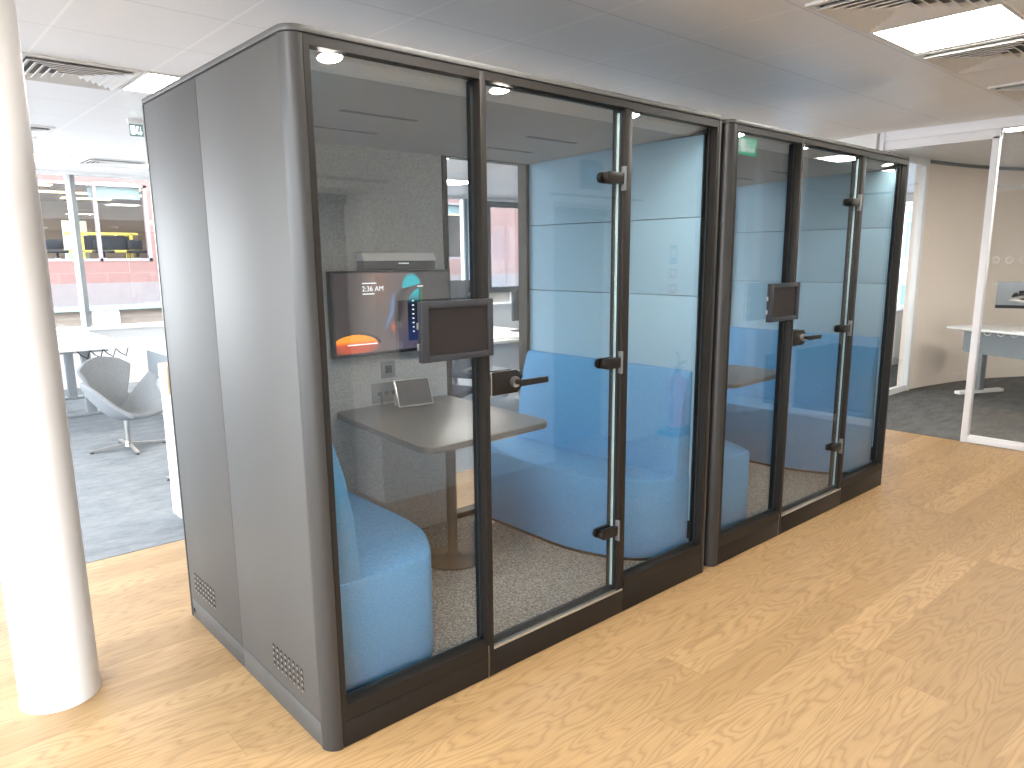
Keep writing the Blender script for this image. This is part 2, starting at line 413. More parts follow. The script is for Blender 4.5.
b = B(); bx(b, 5.15, 5.19, YW - .31, YW - .27, .9, 1.7); obj('pull_handle', b, M['steel'], d3)
b = B(); bx(b, .44, .55, YW, YW + .012, 0, .09); bx(b, 1.49, 3.05, YW, YW + .012, 0, .09); bx(b, 4.0, 5.06, YW, YW + .012, 0, .09); struct('baseboard_lobby', b, M['vent'])

# column
b = B(); lathe(b, (-.578, 1.02, 0), [(.133, 0), (.133, .012), (.130, .018), (.130, CEIL)], 64)
c = obj('column', b, M['column']); c['kind'] = 'structure'

# ------------------------------------------------------------------ glass partition on the right (x = 6.11)
b = B()
bx(b, 6.08, 6.16, .005, .95, 2.56, 2.62, .004); bx(b, 6.07, 6.17, -3.4, .95, 2.62, CEIL, .004)
bx(b, 6.085, 6.155, .005, .95, 2.545, 2.56)
bx(b, 6.085, 6.145, .005, .06, 0, 2.63, .004)
bx(b, 6.085, 6.145, -3.4, .005, 0.003, .065, .004)
bx(b, 6.085, 6.145, -1.65, -1.60, .06, 2.63)
bx(b, 6.06, 6.09, .92, .955, 2.545, CEIL)
pf = struct('trim_partition', b, M['partition'])
b = B(); bx(b, 6.11, 6.12, -3.4, .005, .065, 2.63); obj('partition_pane', b, M['glass'], pf)
b = B()
for zz in (1.571, .968):
    y = -.055
    while y > -3.3:
        for k in range(20):
            a0, a1 = 2 * PI * k / 20, 2 * PI * (k + 1) / 20
            R0, R1 = .024, .028
            vs = [b.verts.new((6.1085, y + r * math.cos(a), zz + r * math.sin(a))) for r, a in ((R0, a0), (R1, a0), (R1, a1), (R0, a1))]
            b.faces.new(vs)
        y -= .099
o = obj('manifestation_rings', b, M['manifest'], pf); o['label'] = 'two rows of small frosted rings on the glass'
# curved white bulkhead running on from the header
pts = []
for k in range(13):
    a = k / 12; pts.append((6.10 + .55 * a * a, 1.0 + 1.0 * a))
for k in range(12, -1, -1):
    a = k / 12; pts.append((6.22 + .55 * a * a, 1.0 + 1.0 * a))
b = B(); prism(b, pts, 2.50, CEIL + .02); struct('trim_bulkhead', b, M['wall'])

# curved wall of the glazed room
CW = curve_pts([(8.43, 1.41), (9.1, 1.30), (9.8, 1.12), (10.5, .80), (11.3, .20), (12.0, -.8), (12.4, -2.2), (12.5, -4.1)])
def ribbon(bm, P, off0, off1, z0, z1):
    L, R_ = [], []
    for i, p in enumerate(P):
        q0, q1 = P[max(i - 1, 0)], P[min(i + 1, len(P) - 1)]
        d = Vector((q1[0] - q0[0], q1[1] - q0[1])).normalized(); n = Vector((d.y, -d.x))
        L.append((p[0] + n.x * off0, p[1] + n.y * off0)); R_.append((p[0] + n.x * off1, p[1] + n.y * off1))
    n = len(P)
    V = [[bm.verts.new((*q, z)) for q in A] for A in (L, R_) for z in (z0, z1)]
    l0, l1, r0, r1 = V
    for i in range(n - 1):
        bm.faces.new((l0[i], l0[i + 1], l1[i + 1], l1[i])); bm.faces.new((r0[i + 1], r0[i], r1[i], r1[i + 1]))
        bm.faces.new((l1[i], l1[i + 1], r1[i + 1], r1[i])); bm.faces.new((l0[i + 1], l0[i], r0[i], r0[i + 1]))
    bm.faces.new((l0[0], l1[0], r1[0], r0[0])); bm.faces.new((l0[-1], r0[-1], r1[-1], l1[-1]))
    bmesh.ops.recalc_face_normals(bm, faces=bm.faces[:])
b = B(); ribbon(b, CW, -.12, 0, 0, CEIL + .03); struct('wall_curved', b, M['beige'])
b = B(); ribbon(b, CW, 0, .014, 0.003, .11); struct('baseboard_curved', b, M['beige'])
b = B(); ribbon(b, CW, 0, .03, CEIL - .035, CEIL + .001); struct('trim_cove', b, M['mull'])
b = B(); bx(b, 8.345, 8.43, 1.37, 1.44, 0, CEIL, .004); bx(b, 6.2, 8.345, 1.38, 1.44, 0.003, .07); bx(b, 6.2, 8.345, 1.38, 1.44, 2.62, CEIL)
w5 = struct('window_5', b, M['white'])
b = B(); bx(b, 6.3, 8.345, 1.405, 1.415, .07, 2.62); obj('window_pane', b, M['glass'], w5)

# ------------------------------------------------------------------ ceiling fittings
def lamp(tx, ty, label, grp='square ceiling light panels', name='ceiling_light'):
    t = thing(name, label, 'ceiling light', (tx, ty, CEIL), grp)
    h = .275
    b = B()
    for a in ((-h - .02, h + .02, -h - .02, -h), (-h - .02, h + .02, h, h + .02), (-h - .02, -h, -h, h), (h, h + .02, -h, h)):
        bx(b, tx + a[0], tx + a[1], ty + a[2], ty + a[3], CEIL - .008, CEIL)
    obj('frame', b, M['vent'], t)
    box('diffuser', M['lamp'], tx - h, tx + h, ty - h, ty + h, CEIL - .006, CEIL - .001, t)
    return t
def diffuser(tx, ty, label):
    t = thing('ceiling_vent', label, 'ceiling vent', (tx, ty, CEIL), 'square four-way ceiling vents')
    b = B(); h = .30
    for a in ((-h, h, -h, -h + .03), (-h, h, h - .03, h), (-h, -h + .03, -h + .03, h - .03), (h - .03, h, -h + .03, h - .03)):
        bx(b, tx + a[0], tx + a[1], ty + a[2], ty + a[3], CEIL - .012, CEIL)
    obj('frame', b, M['vent'], t)
    box('throat', M['ventdark'], tx - .27, tx + .27, ty - .27, ty + .27, CEIL - .002, CEIL - .0005, t)
    b = B()
    for k in range(6):                                       # sloping square rings, one inside the other
        r0 = .268 - k * .043; r1 = r0 - .037
        z0, z1 = CEIL - .004, CEIL - .026
        A = [b.verts.new((tx + sx * r1, ty + sy * r1, z0)) for sx, sy in ((-1, -1), (1, -1), (1, 1), (-1, 1))]
        Q = [b.verts.new((tx + sx * r0, ty + sy * r0, z1)) for sx, sy in ((-1, -1), (1, -1), (1, 1), (-1, 1))]
        Z = [b.verts.new((tx + sx * (r0 - .004), ty + sy * (r0 - .004), z1 - .003)) for sx, sy in ((-1, -1), (1, -1), (1, 1), (-1, 1))]
        for i in range(4):
            j = (i + 1) % 4
            b.faces.new((A[i], A[j], Q[j], Q[i])); b.faces.new((Q[i], Q[j], Z[j], Z[i])); b.faces.new((Z[i], Z[j], A[j], A[i]))
    o = obj('louvres', b, M['vent'], t, smooth=False)
    return t
TX, TY = .612, .62
def tc(i, j): return (.5 + TX * (i + .5) - .04, .38 + TY * (j + .5) - .025)
lamp(*tc(0, 4), 'square ceiling light beside the rear left top corner of near pod')
lamp(*tc(4, -2), 'large bright square ceiling light at upper right of the photo')
lamp(*tc(0, 11), 'square ceiling light near the rear windows left of the mullion head')
lamp(*tc(2, 11), 'square ceiling light near the rear windows behind near pod corner')
lamp(*tc(5, 7), 'square ceiling light seen through near pod window, left and nearer')
lamp(*tc(8, 10), 'square ceiling light seen through near pod window, left and farther')
lamp(*tc(7, 6), 'square ceiling light seen through near pod window, right pane')
lamp(*tc(0, -2), 'added unseen fill light above the floor in front of near pod')  # added out of view to light the floor and pod fronts
lamp(*tc(4, 4), 'square ceiling light behind the far end of near pod')
lamp(*tc(8, 4), 'square ceiling light behind far pod')
lamp(*tc(4, 11), 'square ceiling light by the rear windows behind the desks')
lamp(*tc(0, -6), 'added unseen fill light in the lobby behind the camera, left')  # extra row added behind the camera for more light
lamp(*tc(-4, -2), 'added unseen fill light by the left windows')  # added for light on the left side, not a known fitting
lamp(*tc(14, -4), 'added unseen fill light over the desk in the glazed room')  # placed beyond the view to light the curved wall
lamp(*tc(11, -4), 'added unseen fill light just inside the glazed room partition')  # second unseen panel, added to brighten the glazed room
diffuser(*tc(-1, 4), 'square vent beside the white column, left of the ceiling light')
diffuser(*tc(3, -2), 'square vent on the left of the large bright ceiling light')
diffuser(*tc(5, -2), 'square vent on the right of the large bright ceiling light')
diffuser(*tc(7, -2), 'square vent at right edge of the photo above the partition header')
diffuser(*tc(-1, 8), 'small distant square vent right beside the white column')
diffuser(*tc(1, 11), 'small distant square vent between two rear ceiling lights')
for (x0, x1, y0, y1, lab) in ((6.45, 6.75, -.9, .15, 'linear ceiling light just behind the glass partition header'),):
    t = thing('linear_light', lab, 'ceiling light', ((x0 + x1) / 2, (y0 + y1) / 2, CEIL))
    box('housing', M['vent'], x0 - .02, x1 + .02, y0 - .02, y1 + .02, CEIL - .02, CEIL, t)
    box('diffuser', M['lamp'], x0, x1, y0, y1, CEIL - .025, CEIL - .02, t)
# hanging emergency exit signs
def exit_sign(x, y, z, w, h, label, faces='y'):
    t = thing('exit_sign', label, 'sign', (x, y, z))
    box('panel', M['green' if faces == 'y' else 'teal'], x - w / 2, x + w / 2, y - .008, y + .008, z - h, z, t)
    b = B(); bx(b, x - w / 2 - .01, x + w / 2 + .01, y - .02, y + .02, z, z + .035, .004); bx(b, x - .01, x + .01, y - .01, y + .01, z + .035, CEIL); obj('housing', b, M['white'], t)
    b = B()
    for s in (-1, 1):
        yy = y + s * .0095
        # running figure, arrow and doorway
        bx(b, x - w * .42, x - w * .12, yy - .001, yy + .001, z - h * .85, z - h * .15)
        cyl(b, (x + w * .06, yy, z - h * .24), h * .09, .002, 'y', 12)
        bar(b, (x + w * .06, yy, z - h * .36), (x + w * .02, yy, z - h * .6), .002, w * .07)
        bar(b, (x + w * .02, yy, z - h * .58), (x + w * .12, yy, z - h * .86), .002, w * .05)
        bar(b, (x + w * .02, yy, z - h * .58), (x - w * .08, yy, z - h * .78), .002, w * .05)
        bar(b, (x + w * .28, yy, z - h * .2), (x + w * .28, yy, z - h * .85), .002, w * .06)
        bar(b, (x + w * .2, yy, z - h * .62), (x + w * .28, yy, z - h * .86), .002, w * .05)
        bar(b, (x + w * .36, yy, z - h * .62), (x + w * .28, yy, z - h * .86), .002, w * .05)
    obj('pictogram', b, M['exitwhite'], t)
exit_sign(5.15, -1.65, 2.66, .30, .15, 'green exit sign hanging in front of the lobby door, mirrored in far pod glass')
exit_sign(.86, 4.55, 2.665, .10, .09, 'small pale exit sign hanging beside the rear edge of near pod', 'white')

# ------------------------------------------------------------------ meeting pods
L_, D_, H_ = 2.149, 1.351, 2.25
ZC, ZP, RC = 2.2268, .0946, .055
FZ = .11                                            # pod floor level
def rounded_rect(x0, x1, y0, y1, r, n=8, rb=None):
    pts = []; rb = r if rb is None else rb
    for cx, cy, a0, r in ((x1 - rb, y1 - rb, 0, rb), (x0 + rb, y1 - rb, PI / 2, rb), (x0 + r, y0 + r, PI, r), (x1 - r, y0 + r, 1.5 * PI, r)):
        for k in range(n + 1):
            a = a0 + PI / 2 * k / n; pts.append((cx + r * math.cos(a), cy + r * math.sin(a)))
    return pts
def corner(x, y, sx, sy, r, a, n=10):
    """plan of a rounded corner post; x,y is the outer corner, sx,sy point inwards, a = leg length"""
    pts = [(x + sx * a, y)]
    for k in range(n + 1):
        t = PI / 2 * k / n
        pts.append((x + sx * (r - r * math.sin(t)), y + sy * (r - r * math.cos(t))))
    pts += [(x, y + sy * a), (x + sx * .035, y + sy * a), (x + sx * .035, y + sy * .035), (x + sx * a, y + sy * .035)]
    return pts
def make_pod(ox, label, lens):
    root = thing('meeting_pod', label, 'meeting pod', (ox + L_ / 2, D_ / 2, 0), 'twin glass-fronted meeting pods')
    X = lambda v: ox + v
    # roof with a shadow gap beneath it
    b = B(); prism(b, [(X(p[0]), p[1]) for p in rounded_rect(0, L_, 0, D_, RC, rb=.022)], ZC + .004, H_, bev=.003); obj('roof', b, M['shell'], root)
    b = B(); prism(b, [(X(p[0]), p[1]) for p in rounded_rect(.006, L_ - .006, .006, D_ - .006, RC - .006, rb=.016)], ZC - .012, ZC + .006); obj('roof_gap', b, M['gap'], root)
    # corner posts
    for (x, y, sx, sy) in ((0, 0, 1, 1), (L_, 0, -1, 1), (0, D_, 1, -1), (L_, D_, -1, -1)):
        b = B(); prism(b, [(X(p[0]), p[1]) for p in corner(x, y, sx, sy, .05 if y == 0 else .02, .051 if y == 0 else .03)], 0.002, ZC); obj('corner_post', b, M['post'], root)
    # side panels and plinths
    for s, xa, xb in ((0, .002, .045), (1, L_ - .045, L_ - .002)):
        for y0, y1 in ((.0525, .716), (.719, D_ - .031)):
            p = box('side_panel', M['shell'], X(xa), X(xb), y0, y1, ZP + .0015, ZC - .002, root, .0015)
            box('side_plinth', M['shell'], X(xa), X(xb), y0, y1, .003, ZP - .0015, root, .0015)
        box('panel_seam', M['gap'], X(xa + .004), X(xb - .004), .052, D_ - .03, .004, ZC - .004, root)
        # perforated vents low on the side
        xf = X(.0015) if s == 0 else X(L_ - .0015); sg = -1 if s == 0 else 1
        for yc in (1.122, .29):
            bd = B(); bl = B()
            for r in range(4):
                for k in range(8):
                    yy = yc - .114 + .0325 * k; zz = .160 + r * .0235
                    cyl(bd, (xf + sg * .0006, yy, zz), .0085, .0012, 'x', 14)
                    # steel disc painting the glint on each hole's lower bevel
                    cyl(bl, (xf + sg * .0010, yy, zz - .0055), .0050, .0012, 'x', 10)
            v = obj('vent', bd, M['gap'], root); obj('hole_glint', bl, M['steel'], v)
        b = B(); cyl(b, (xf + sg * .001, 1.297, .037), .012, .004, 'x', 18); obj('cable_inlet', b, M['black'], root)
    # back wall shell and rear window
    wx0, wx1 = 1.469, 2.060
    b = B(); bx(b, X(.03), X(wx0 - .02), D_ - .03, D_, .003, ZC - .002, .001); bx(b, X(wx1 + .02), X(L_ - .03), D_ - .03, D_, .003, ZC - .002); bx(b, X(wx0 - .02), X(wx1 + .02), D_ - .03, D_, .003, FZ)
    obj('back_panel', b, M['shell'], root)
    b = B()
    for a in ((wx0 - .022, wx0 + .006, FZ, 2.15), (wx1 - .014, wx1 + .02, FZ, 2.15), (wx0 + .006, wx1 - .014, FZ, FZ + .03), (wx0 + .006, wx1 - .014, 2.145, 2.165)):
        bx(b, X(a[0]), X(a[1]), 1.275, D_ - .002, a[2], a[3])
    obj('rear_window_frame', b, M['shell2'], root)
    box('rear_window_pane', M['podglass'], X(wx0), X(wx1), 1.315, 1.325, FZ + .02, 2.15, root)
    # interior linings
    box('felt_wall', M['felt'], X(.08), X(wx0 - .022), 1.285, D_ - .032, FZ, 2.16, root, .003)
    for z0, z1 in ((FZ, .66), (.662, 1.041), (1.043, 1.420), (1.423, 1.795), (1.798, 2.17)):
        box('wall_panel', M['panel'], X(2.069), X(L_ - .046), .0605, 1.30, z0, z1, root, .003)
        box('wall_panel', M['panel'], X(.046), X(.080), .0605, 1.30, z0, z1, root, .003)
    box('edge_trim', M['rubber'], X(2.060), X(L_ - .055), .0535, .0600, FZ, 2.175, root)
    b = B()
    V = [b.verts.new((X(x), y, z)) for x, y, z in ((.05, .178, 2.180), (L_ - .05, .178, 2.180), (L_ - .05, 1.31, 2.147), (.05, 1.31, 2.147), (.05, .178, 2.212), (L_ - .05, .178, 2.212), (L_ - .05, 1.31, 2.212), (.05, 1.31, 2.212))]
    for f in ((0, 1, 2, 3), (4, 7, 6, 5), (0, 4, 5, 1), (1, 5, 6, 2), (2, 6, 7, 3), (3, 7, 4, 0)): b.faces.new([V[i] for i in f])
    bmesh.ops.recalc_face_normals(b, faces=b.faces[:])
    obj('inner_ceiling', b, M['podceil'], root)
    for (x0, x1, y0) in ((.50, .85, .61), (.50, .86, .94), (1.46, 1.79, .61), (1.46, 1.79, .94)):
        z = 2.180 - (y0 - .178) * .02915
        box('air_slot', M['slot'], X(x0), X(x1), y0, y0 + .03, z - .0015, z + .004, root)
    b = B(); prism(b, [(.034, 2.209), (.179, 2.1795), (.179, 2.212), (.034, 2.212)], X(.05), X(L_ - .05), 'x'); obj('ceiling_strip', b, M['feltc'], root)
    for xx in ((.175, .835, 1.56) if ox == 0 else (.175, .835, 1.53, 1.97)):
        TL = Matrix.Translation((X(xx), .078, 2.1995)) @ Matrix.Rotation(math.radians(-11.5), 4, 'X')
        b = B(); cyl(b, (0, 0, 0), .036, .004, 'z', 32); b.transform(TL); d = obj('downlight', b, lens, root)
        b = B(); lathe(b, (0, 0, -.004), [(.0365, 0), (.042, .0005), (.044, .006), (.0365, .006)], 32, caps=False); b.transform(TL); obj('downlight_rim', b, M['white'], d)
    box('pod_floor', M['podfloor'], X(.046), X(L_ - .046), .03, 1.318, .05, FZ, root)
    # glazed front: frame members
    b = B()
    bx(b, X(.053), X(.072), .001, .06, ZP + .001, ZC - .003); bx(b, X(.072), X(.681), .001, .042, 2.199, ZC - .003); bx(b, X(.072), X(.681), .001, .05, ZP + .001, .150)
    obj('window_frame', b, M['shell2'], root)
    b = B()
    bx(b, X(1.483), X(2.085), .001, .042, 2.196, ZC - .003); bx(b, X(1.483), X(2.085), .001, .05, .118, .162); bx(b, X(2.083), X(L_ - .053), .001, .06, .118, ZC - .003)
    obj('window_frame', b, M['shell2'], root)
    box('door_head', M['shell2'], X(.706), X(1.483), .001, .042, 2.201, ZC - .003, root)
    box('front_plinth', M['shell2'], X(.053), X(.678), .002, .04, .003, ZP - .001, root, .0015)
    box('front_plinth', M['shell2'], X(.694), X(1.476), .002, .04, .003, .108, root, .0015)
    box('front_plinth', M['shell2'], X(1.476), X(L_ - .053), .002, .04, .003, .118, root, .0015)
    box('plinth_edge', M['steel'], X(.679), X(.6865), .0005, .03, .004, ZP + .04, root)
    b = B(); bx(b, X(.681), X(.706), 0, .075, .004, ZC - .003, .001); obj('mullion', b, M['shell2'], root)
    b = B(); bx(b, X(1.440), X(1.483), .006, .075, .108, ZC - .003, .001); obj('hinge_post', b, M['shell2'], root)
    # glass and its black gaskets
    for x0, x1, z0, z1 in ((.072, .681, .15, 2.205), (1.483, 2.083, .162, 2.202)):
        p = box('window_pane', M['podglass'], X(x0), X(x1), .042, .052, z0, z1, root)
        b = B()
        for a in ((x0, x0 + .007, z0, z1), (x1 - .012, x1, z0, z1), (x0, x1, z0, z0 + .016)): bx(b, X(a[0]), X(a[1]), .036, .0415, a[2], a[3])
        obj('gasket', b, M['rubber'], p)
    box('threshold', M['alu'], X(.708), X(1.474), .003, .030, .1085, .117, root, .001)
    # door
    d = box('door', M['podglass'], X(.722), X(1.424), .030, .040, .135, 2.190, root)
    d['label'] = 'frameless glass door between mullion and hinge post'
    b = B(); bx(b, X(.712), X(1.432), .026, .044, .118, .142, .002); bx(b, X(.712), X(1.432), .026, .044, 2.193, 2.199, .002); bx(b, X(.709), X(.724), .026, .044, .118, 2.197, .002); obj('door_rail', b, M['rubber'], d)
    box('glass_edge', M['glassedge'], X(1.4245), X(1.4305), .0305, .0395, .142, 2.183, d)
    b = B(); bx(b, X(1.4325), X(1.4395), .022, .060, .118, 2.197); obj('edge_seal', b, M['rubber'], d)
    for zz in (1.928, 1.166, .405):
        b = B()
        pl = []
        for k in range(9):
            a = PI / 2 + PI * k / 8; pl.append((X(1.350) + .022 * math.cos(a), zz + .022 * math.sin(a)))
        pl += [(X(1.436), zz - .022), (X(1.436), zz + .022)]
        prism(b, pl, .004, .029, 'y', .003); prism(b, pl, .041, .062, 'y', .003)
        h = obj('hinge', b, M['hw'], d)
        box('hinge_plate', M['hplate'], X(1.437), X(1.445), -.001, .026, zz - .048, zz + .048, h, .001)
    b = B(); prism(b, [(X(.722), 1.112), (X(.722), 1.198), (X(.845), 1.198), (X(.866), 1.180), (X(.866), 1.130), (X(.845), 1.112)], .006, .029, 'y', .003); prism(b, [(X(.722), 1.112), (X(.722), 1.198), (X(.845), 1.198), (X(.866), 1.180), (X(.866), 1.130), (X(.845), 1.112)], .041, .062, 'y', .003)
    lk = obj('lock_case', b, M['hw'], d)
    box('lock_edge', M['steel'], X(.7165), X(.7215), .008, .028, 1.112, 1.198, lk)
    b = B(); cyl(b, (X(.828), -.001, 1.155), .020, .014, 'y', 24); obj('rose', b, M['steel'], lk)
    b = B(); cyl(b, (X(.828), -.02, 1.155), .009, .03, 'y', 16); bx(b, X(.818), X(.958), -.047, -.031, 1.143, 1.167, .005); obj('lever', b, M['hw'], lk)
    b = B(); cyl(b, (X(.828), .078, 1.155), .009, .034, 'y', 16); bx(b, X(.818), X(.950), .092, .108, 1.144, 1.166, .005); obj('lever', b, M['hw'], lk)
    # small black stop low on the inner right of the front frame
    box('door_stop', M['hw'], X(2.050), X(2.0655), .060, .085, .185, .28, root, .003)
    return root
POD2 = 2.189
podA = make_pod(0, 'charcoal meeting pod nearest the white column, with lit wall screen inside', M['lamp_in'])
podB = make_pod(POD2, 'charcoal meeting pod nearest the glass partition, with darker glass front', M['lamp_in_dim'])

# blue upholstered benches
def bench(ox, side, label):
    """side 'l': stands against the left inner wall; 'r': against the right one"""
    if side == 'l':
        plan = [(.083, .088)] + curve_pts([(.44, .088), (.478, .095), (.510, .125), (.575, .23), (.625, .34), (.650, .47)], 4) + [(.655, .60), (.655, 1.27), (.083, 1.27)]
        prof = [(.083, .50), (.215, .50), (.205, .56), (.192, .75), (.165, .90), (.130, 1.02), (.112, 1.055), (.083, 1.06)]
        wall = .083
    else:
        plan = [(2.066, .062)] + curve_pts([(1.93, .078), (1.83, .112), (1.765, .165), (1.70, .26), (1.645, .39), (1.617, .52)], 4) + [(1.610, .62), (1.610, 1.27), (2.066, 1.27)]
        prof = [(2.066, .50), (1.945, .50), (1.950, .56), (1.965, .75), (1.990, .90), (2.025, 1.02), (2.040, 1.055), (2.066, 1.06)]
    cx = sum(p[0] for p in plan) / len(plan)
    t = thing('bench_sofa', label, 'sofa', (ox + cx, .7, FZ), 'blue upholstered pod benches')
    b = B(); prism(b, [(ox + p[0], p[1]) for p in plan], FZ + .012, .535, bev=.022); obj('seat', b, M['blue'], t)
    y0 = .100 if side == 'l' else .072
    b = B(); prism(b, [(ox + p[0], p[1]) for p in prof], y0, 1.268, 'y', bev=.012); obj('backrest', b, M['blue'], t)
    b = B(); prism(b, [(ox + cx + (p[0] - cx) * .93, .7 + (p[1] - .7) * .96) for p in plan], FZ, FZ + .014); obj('base', b, M['black'], t)
    return t
bench(0, 'l', 'blue bench in near pod under the screen side, closest to the camera')
bench(0, 'r', 'blue bench in near pod along the pale blue panelled right wall')
bench(POD2, 'l', 'blue bench at left inside far pod, half hidden by the joint between pods')
bench(POD2, 'r', 'blue bench at right inside far pod, seen through door and right pane')

# pedestal tables
def table(ox, label):
    t = thing('pedestal_table', label, 'table', (ox + 1.12, .83, FZ), 'dark pedestal tables in the pods')
    def rc(P, r, n=8):
        out = []
        for i, p in enumerate(P):
            a, c = Vector(P[i - 1]), Vector(P[(i + 1) % len(P)]); p = Vector(p); rr = r[i]
            d1, d2 = (a - p).normalized(), (c - p).normalized()
            for k in range(n + 1):
                u = k / n; q0 = p + d1 * rr; q1 = p + d2 * rr
                out.append(tuple((1 - u) ** 2 * q0 + 2 * u * (1 - u) * p + u * u * q1))
        return out
    P = rc([(.735, 1.27), (.650, .335), (1.385, .365), (1.425, 1.27)], [.06, .09, .09, .06])
    b = B(); prism(b, [(ox + p[0], p[1]) for p in P], .832, .860, bev=.003); obj('tabletop', b, M['table'], t)
    b = B(); cyl(b, (ox + 1.125, .83, (FZ + .832) / 2), .026, .832 - FZ - .01, 'z', 32); bx(b, ox + .98, ox + 1.27, .80, .86, .822, .832); bx(b, ox + 1.095, ox + 1.155, .60, 1.06, .822, .832); obj('pole', b, M['tablepole'], t)
    b = B(); lathe(b, (ox + 1.125, .83, FZ), [(.155, 0), (.158, .004), (.150, .010), (.05, .016), (.034, .03)], 56); obj('base', b, M['tablepole'], t)
    return t
table(0, 'dark pedestal table in near pod with the conference tablet on it')
table(POD2, 'bare dark pedestal table inside far pod, dim behind its left pane')

# wall screen in the near pod
def lerp(a, b, t): return tuple(a[i] + (b[i] - a[i]) * t for i in range(3))
def sm(a, b, x):
    t = max(0, min(1, (x - a) / (b - a))); return t * t * (3 - 2 * t)
def picture(u, v):
    """colour of the screen picture at u (0 left..1 right), v (0 bottom..1 top)"""
    c = lerp((.030, .022, .022), (.10, .080, .078), sm(.05, .45, u) * (1 - sm(.55, .95, u)))
    c = lerp(c, (.17, .085, .06), .6 * math.exp(-((u - .36) / .10) ** 2) * sm(.35, .9, v))
    c = lerp(c, (.06, .055, .10), .7 * sm(.45, .15, v) * sm(.4, .6, u))
    # long ribbon curve
    xr = .405 + .085 * sm(.15, .60, v) + .16 * sm(.60, 1.0, v) ** 1.5
    d = u - xr
    c = lerp(c, (.012, .012, .016), .75 * math.exp(-((d - .055) / .042) ** 2) * sm(.1, .3, v))
    c = lerp(c, (.08, .18, .36), .8 * math.exp(-((d + .012) / .016) ** 2) * sm(.22, .42, v) * (1 - sm(.62, .8, v)))
    c = lerp(c, (.55, .12, .05), .7 * math.exp(-((u - .475) / .018) ** 2) * math.exp(-((v - .30) / .06) ** 2))
    # teal crest
    q = ((u - .65) / .095) ** 2 + ((v - .80) / .20) ** 2
    if q < 1 and v > .80 + (u - .58) * .35: c = lerp(c, (.01, .33, .38), sm(1, .55, q))
    # dark menu panel with a teal head
    if .605 < u < .725 and .10 < v < .83:
        pc = lerp((.006, .008, .022), (.010, .020, .075), sm(.5, .2, v))
        pc = lerp(pc, (.01, .36, .40), sm(.58, .76, v - .6 * (u - .66) ** 2) * (1 - sm(.70, .725, u)))
        if v < .79 - ((.725 - u) / .12) ** 2 * .16: c = pc
    elif .725 <= u < .735 and .45 < v < .83: c = (.02, .16, .03)
    if u > .735: c = lerp(c, (.035, .032, .032), .6)
    # orange sun in the lower left
    q = ((u - .155) / .185) ** 2 + ((v - .10) / .135) ** 2
    if v > .10 and q < 1.0: c = lerp((.95, .30, .02), (.55, .06, .015), sm(.17, .10, v))
    elif v <= .115 and q < 1.6: c = lerp((.42, .07, .03), c, sm(.2, 1.5, q))
    elif v > .1 and q < 1.35: c = (.008, .008, .014)
    return c
tv = thing('wall_screen', 'large lit display on the grey felt wall of near pod', 'screen', (1.13, 1.285, 1.0))
TX0, TX1, TZ0, TZ1, TYF = .740, 1.452, 1.128, 1.551, 1.236
box('casing', M['black'], TX0, TX1, TYF + .001, 1.284, TZ0, TZ1, tv, .003)
b = B()
mrg = .011; nu, nv = 192, 112
x0, x1, z0, z1 = TX0 + mrg, TX1 - mrg, TZ0 + mrg + .006, TZ1 - mrg
vs = [[b.verts.new((x0 + (x1 - x0) * i / nu, TYF, z0 + (z1 - z0) * j / nv)) for i in range(nu + 1)] for j in range(nv + 1)]
for j in range(nv):
    for i in range(nu): b.faces.new((vs[j][i], vs[j][i + 1], vs[j + 1][i + 1], vs[j + 1][i]))
so = obj('picture_area', b, M['scrpic'], tv)
ca = so.data.color_attributes.new('picture', 'FLOAT_COLOR', 'POINT')
for i, v in enumerate(so.data.vertices):
    ca.data[i].color = (*picture((v.co.x - x0) / (x1 - x0), (v.co.z - z0) / (z1 - z0)), 1)
inkm = mat_emit('screen_white', (.9, .95, .95), 1.1)
def SU(u): return x0 + (x1 - x0) * u
def SV(v): return z0 + (z1 - z0) * v
cu = bpy.data.curves.new('clock_text', 'FONT'); cu.body = '2:36 AM'; cu.size = .036; cu.extrude = .0002; cu.materials.append(inkm)
tmp = bpy.data.objects.new('tmp_text', cu); COL.objects.link(tmp); bpy.context.view_layer.update()
me = bpy.data.meshes.new_from_object(tmp); bpy.data.objects.remove(tmp); bpy.data.curves.remove(cu)
ct = bpy.data.objects.new('clock_text', me); COL.objects.link(ct)
ct.location = (SU(.225), TYF - .0008, SV(.775)); ct.rotation_euler = (PI / 2, 0, 0); ct.scale = (1.0, 1, 1)
ct.parent = tv; ct.matrix_parent_inverse = world(tv).inverted()
b = B()
for u0, u1, v0, v1 in ((.228, .345, .868, .880), (.228, .325, .735, .747), (.09, .335, .103, .116), (.700, .752, .812, .824)):
    bx(b, SU(u0), SU(u1), TYF - .0012, TYF - .0006, SV(v0), SV(v1))
for k in range(8):
    s = .008 if k not in (6, 7) else .006
    bx(b, SU(.655 - s), SU(.655 + s), TYF - .0012, TYF - .0006, SV(.63 - k * .058) - .003, SV(.63 - k * .058) + .003)
obj('screen_marks', b, inkm, tv)

# video bar above it
t = thing('video_bar', 'silver and black conference bar mounted above the wall screen', 'video camera', (1.125, 1.26, 1.57))
b = B(); prism(b, rounded_rect(.90, 1.345, 1.205, 1.284, .03), 1.556, 1.5995, bev=.004); obj('body', b, M['black'], t)
b = B(); prism(b, [(1.2045, 1.600), (1.283, 1.600), (1.283, 1.640), (1.225, 1.640)], .905, 1.340, 'x', bev=.004); obj('top_cover', b, M['vent'], t)
b = B()
for k in range(5): bx(b, 1.105 + k * .013, 1.113 + k * .013, 1.2030, 1.206, 1.584, 1.590)
obj('indicator', b, inkm, t)
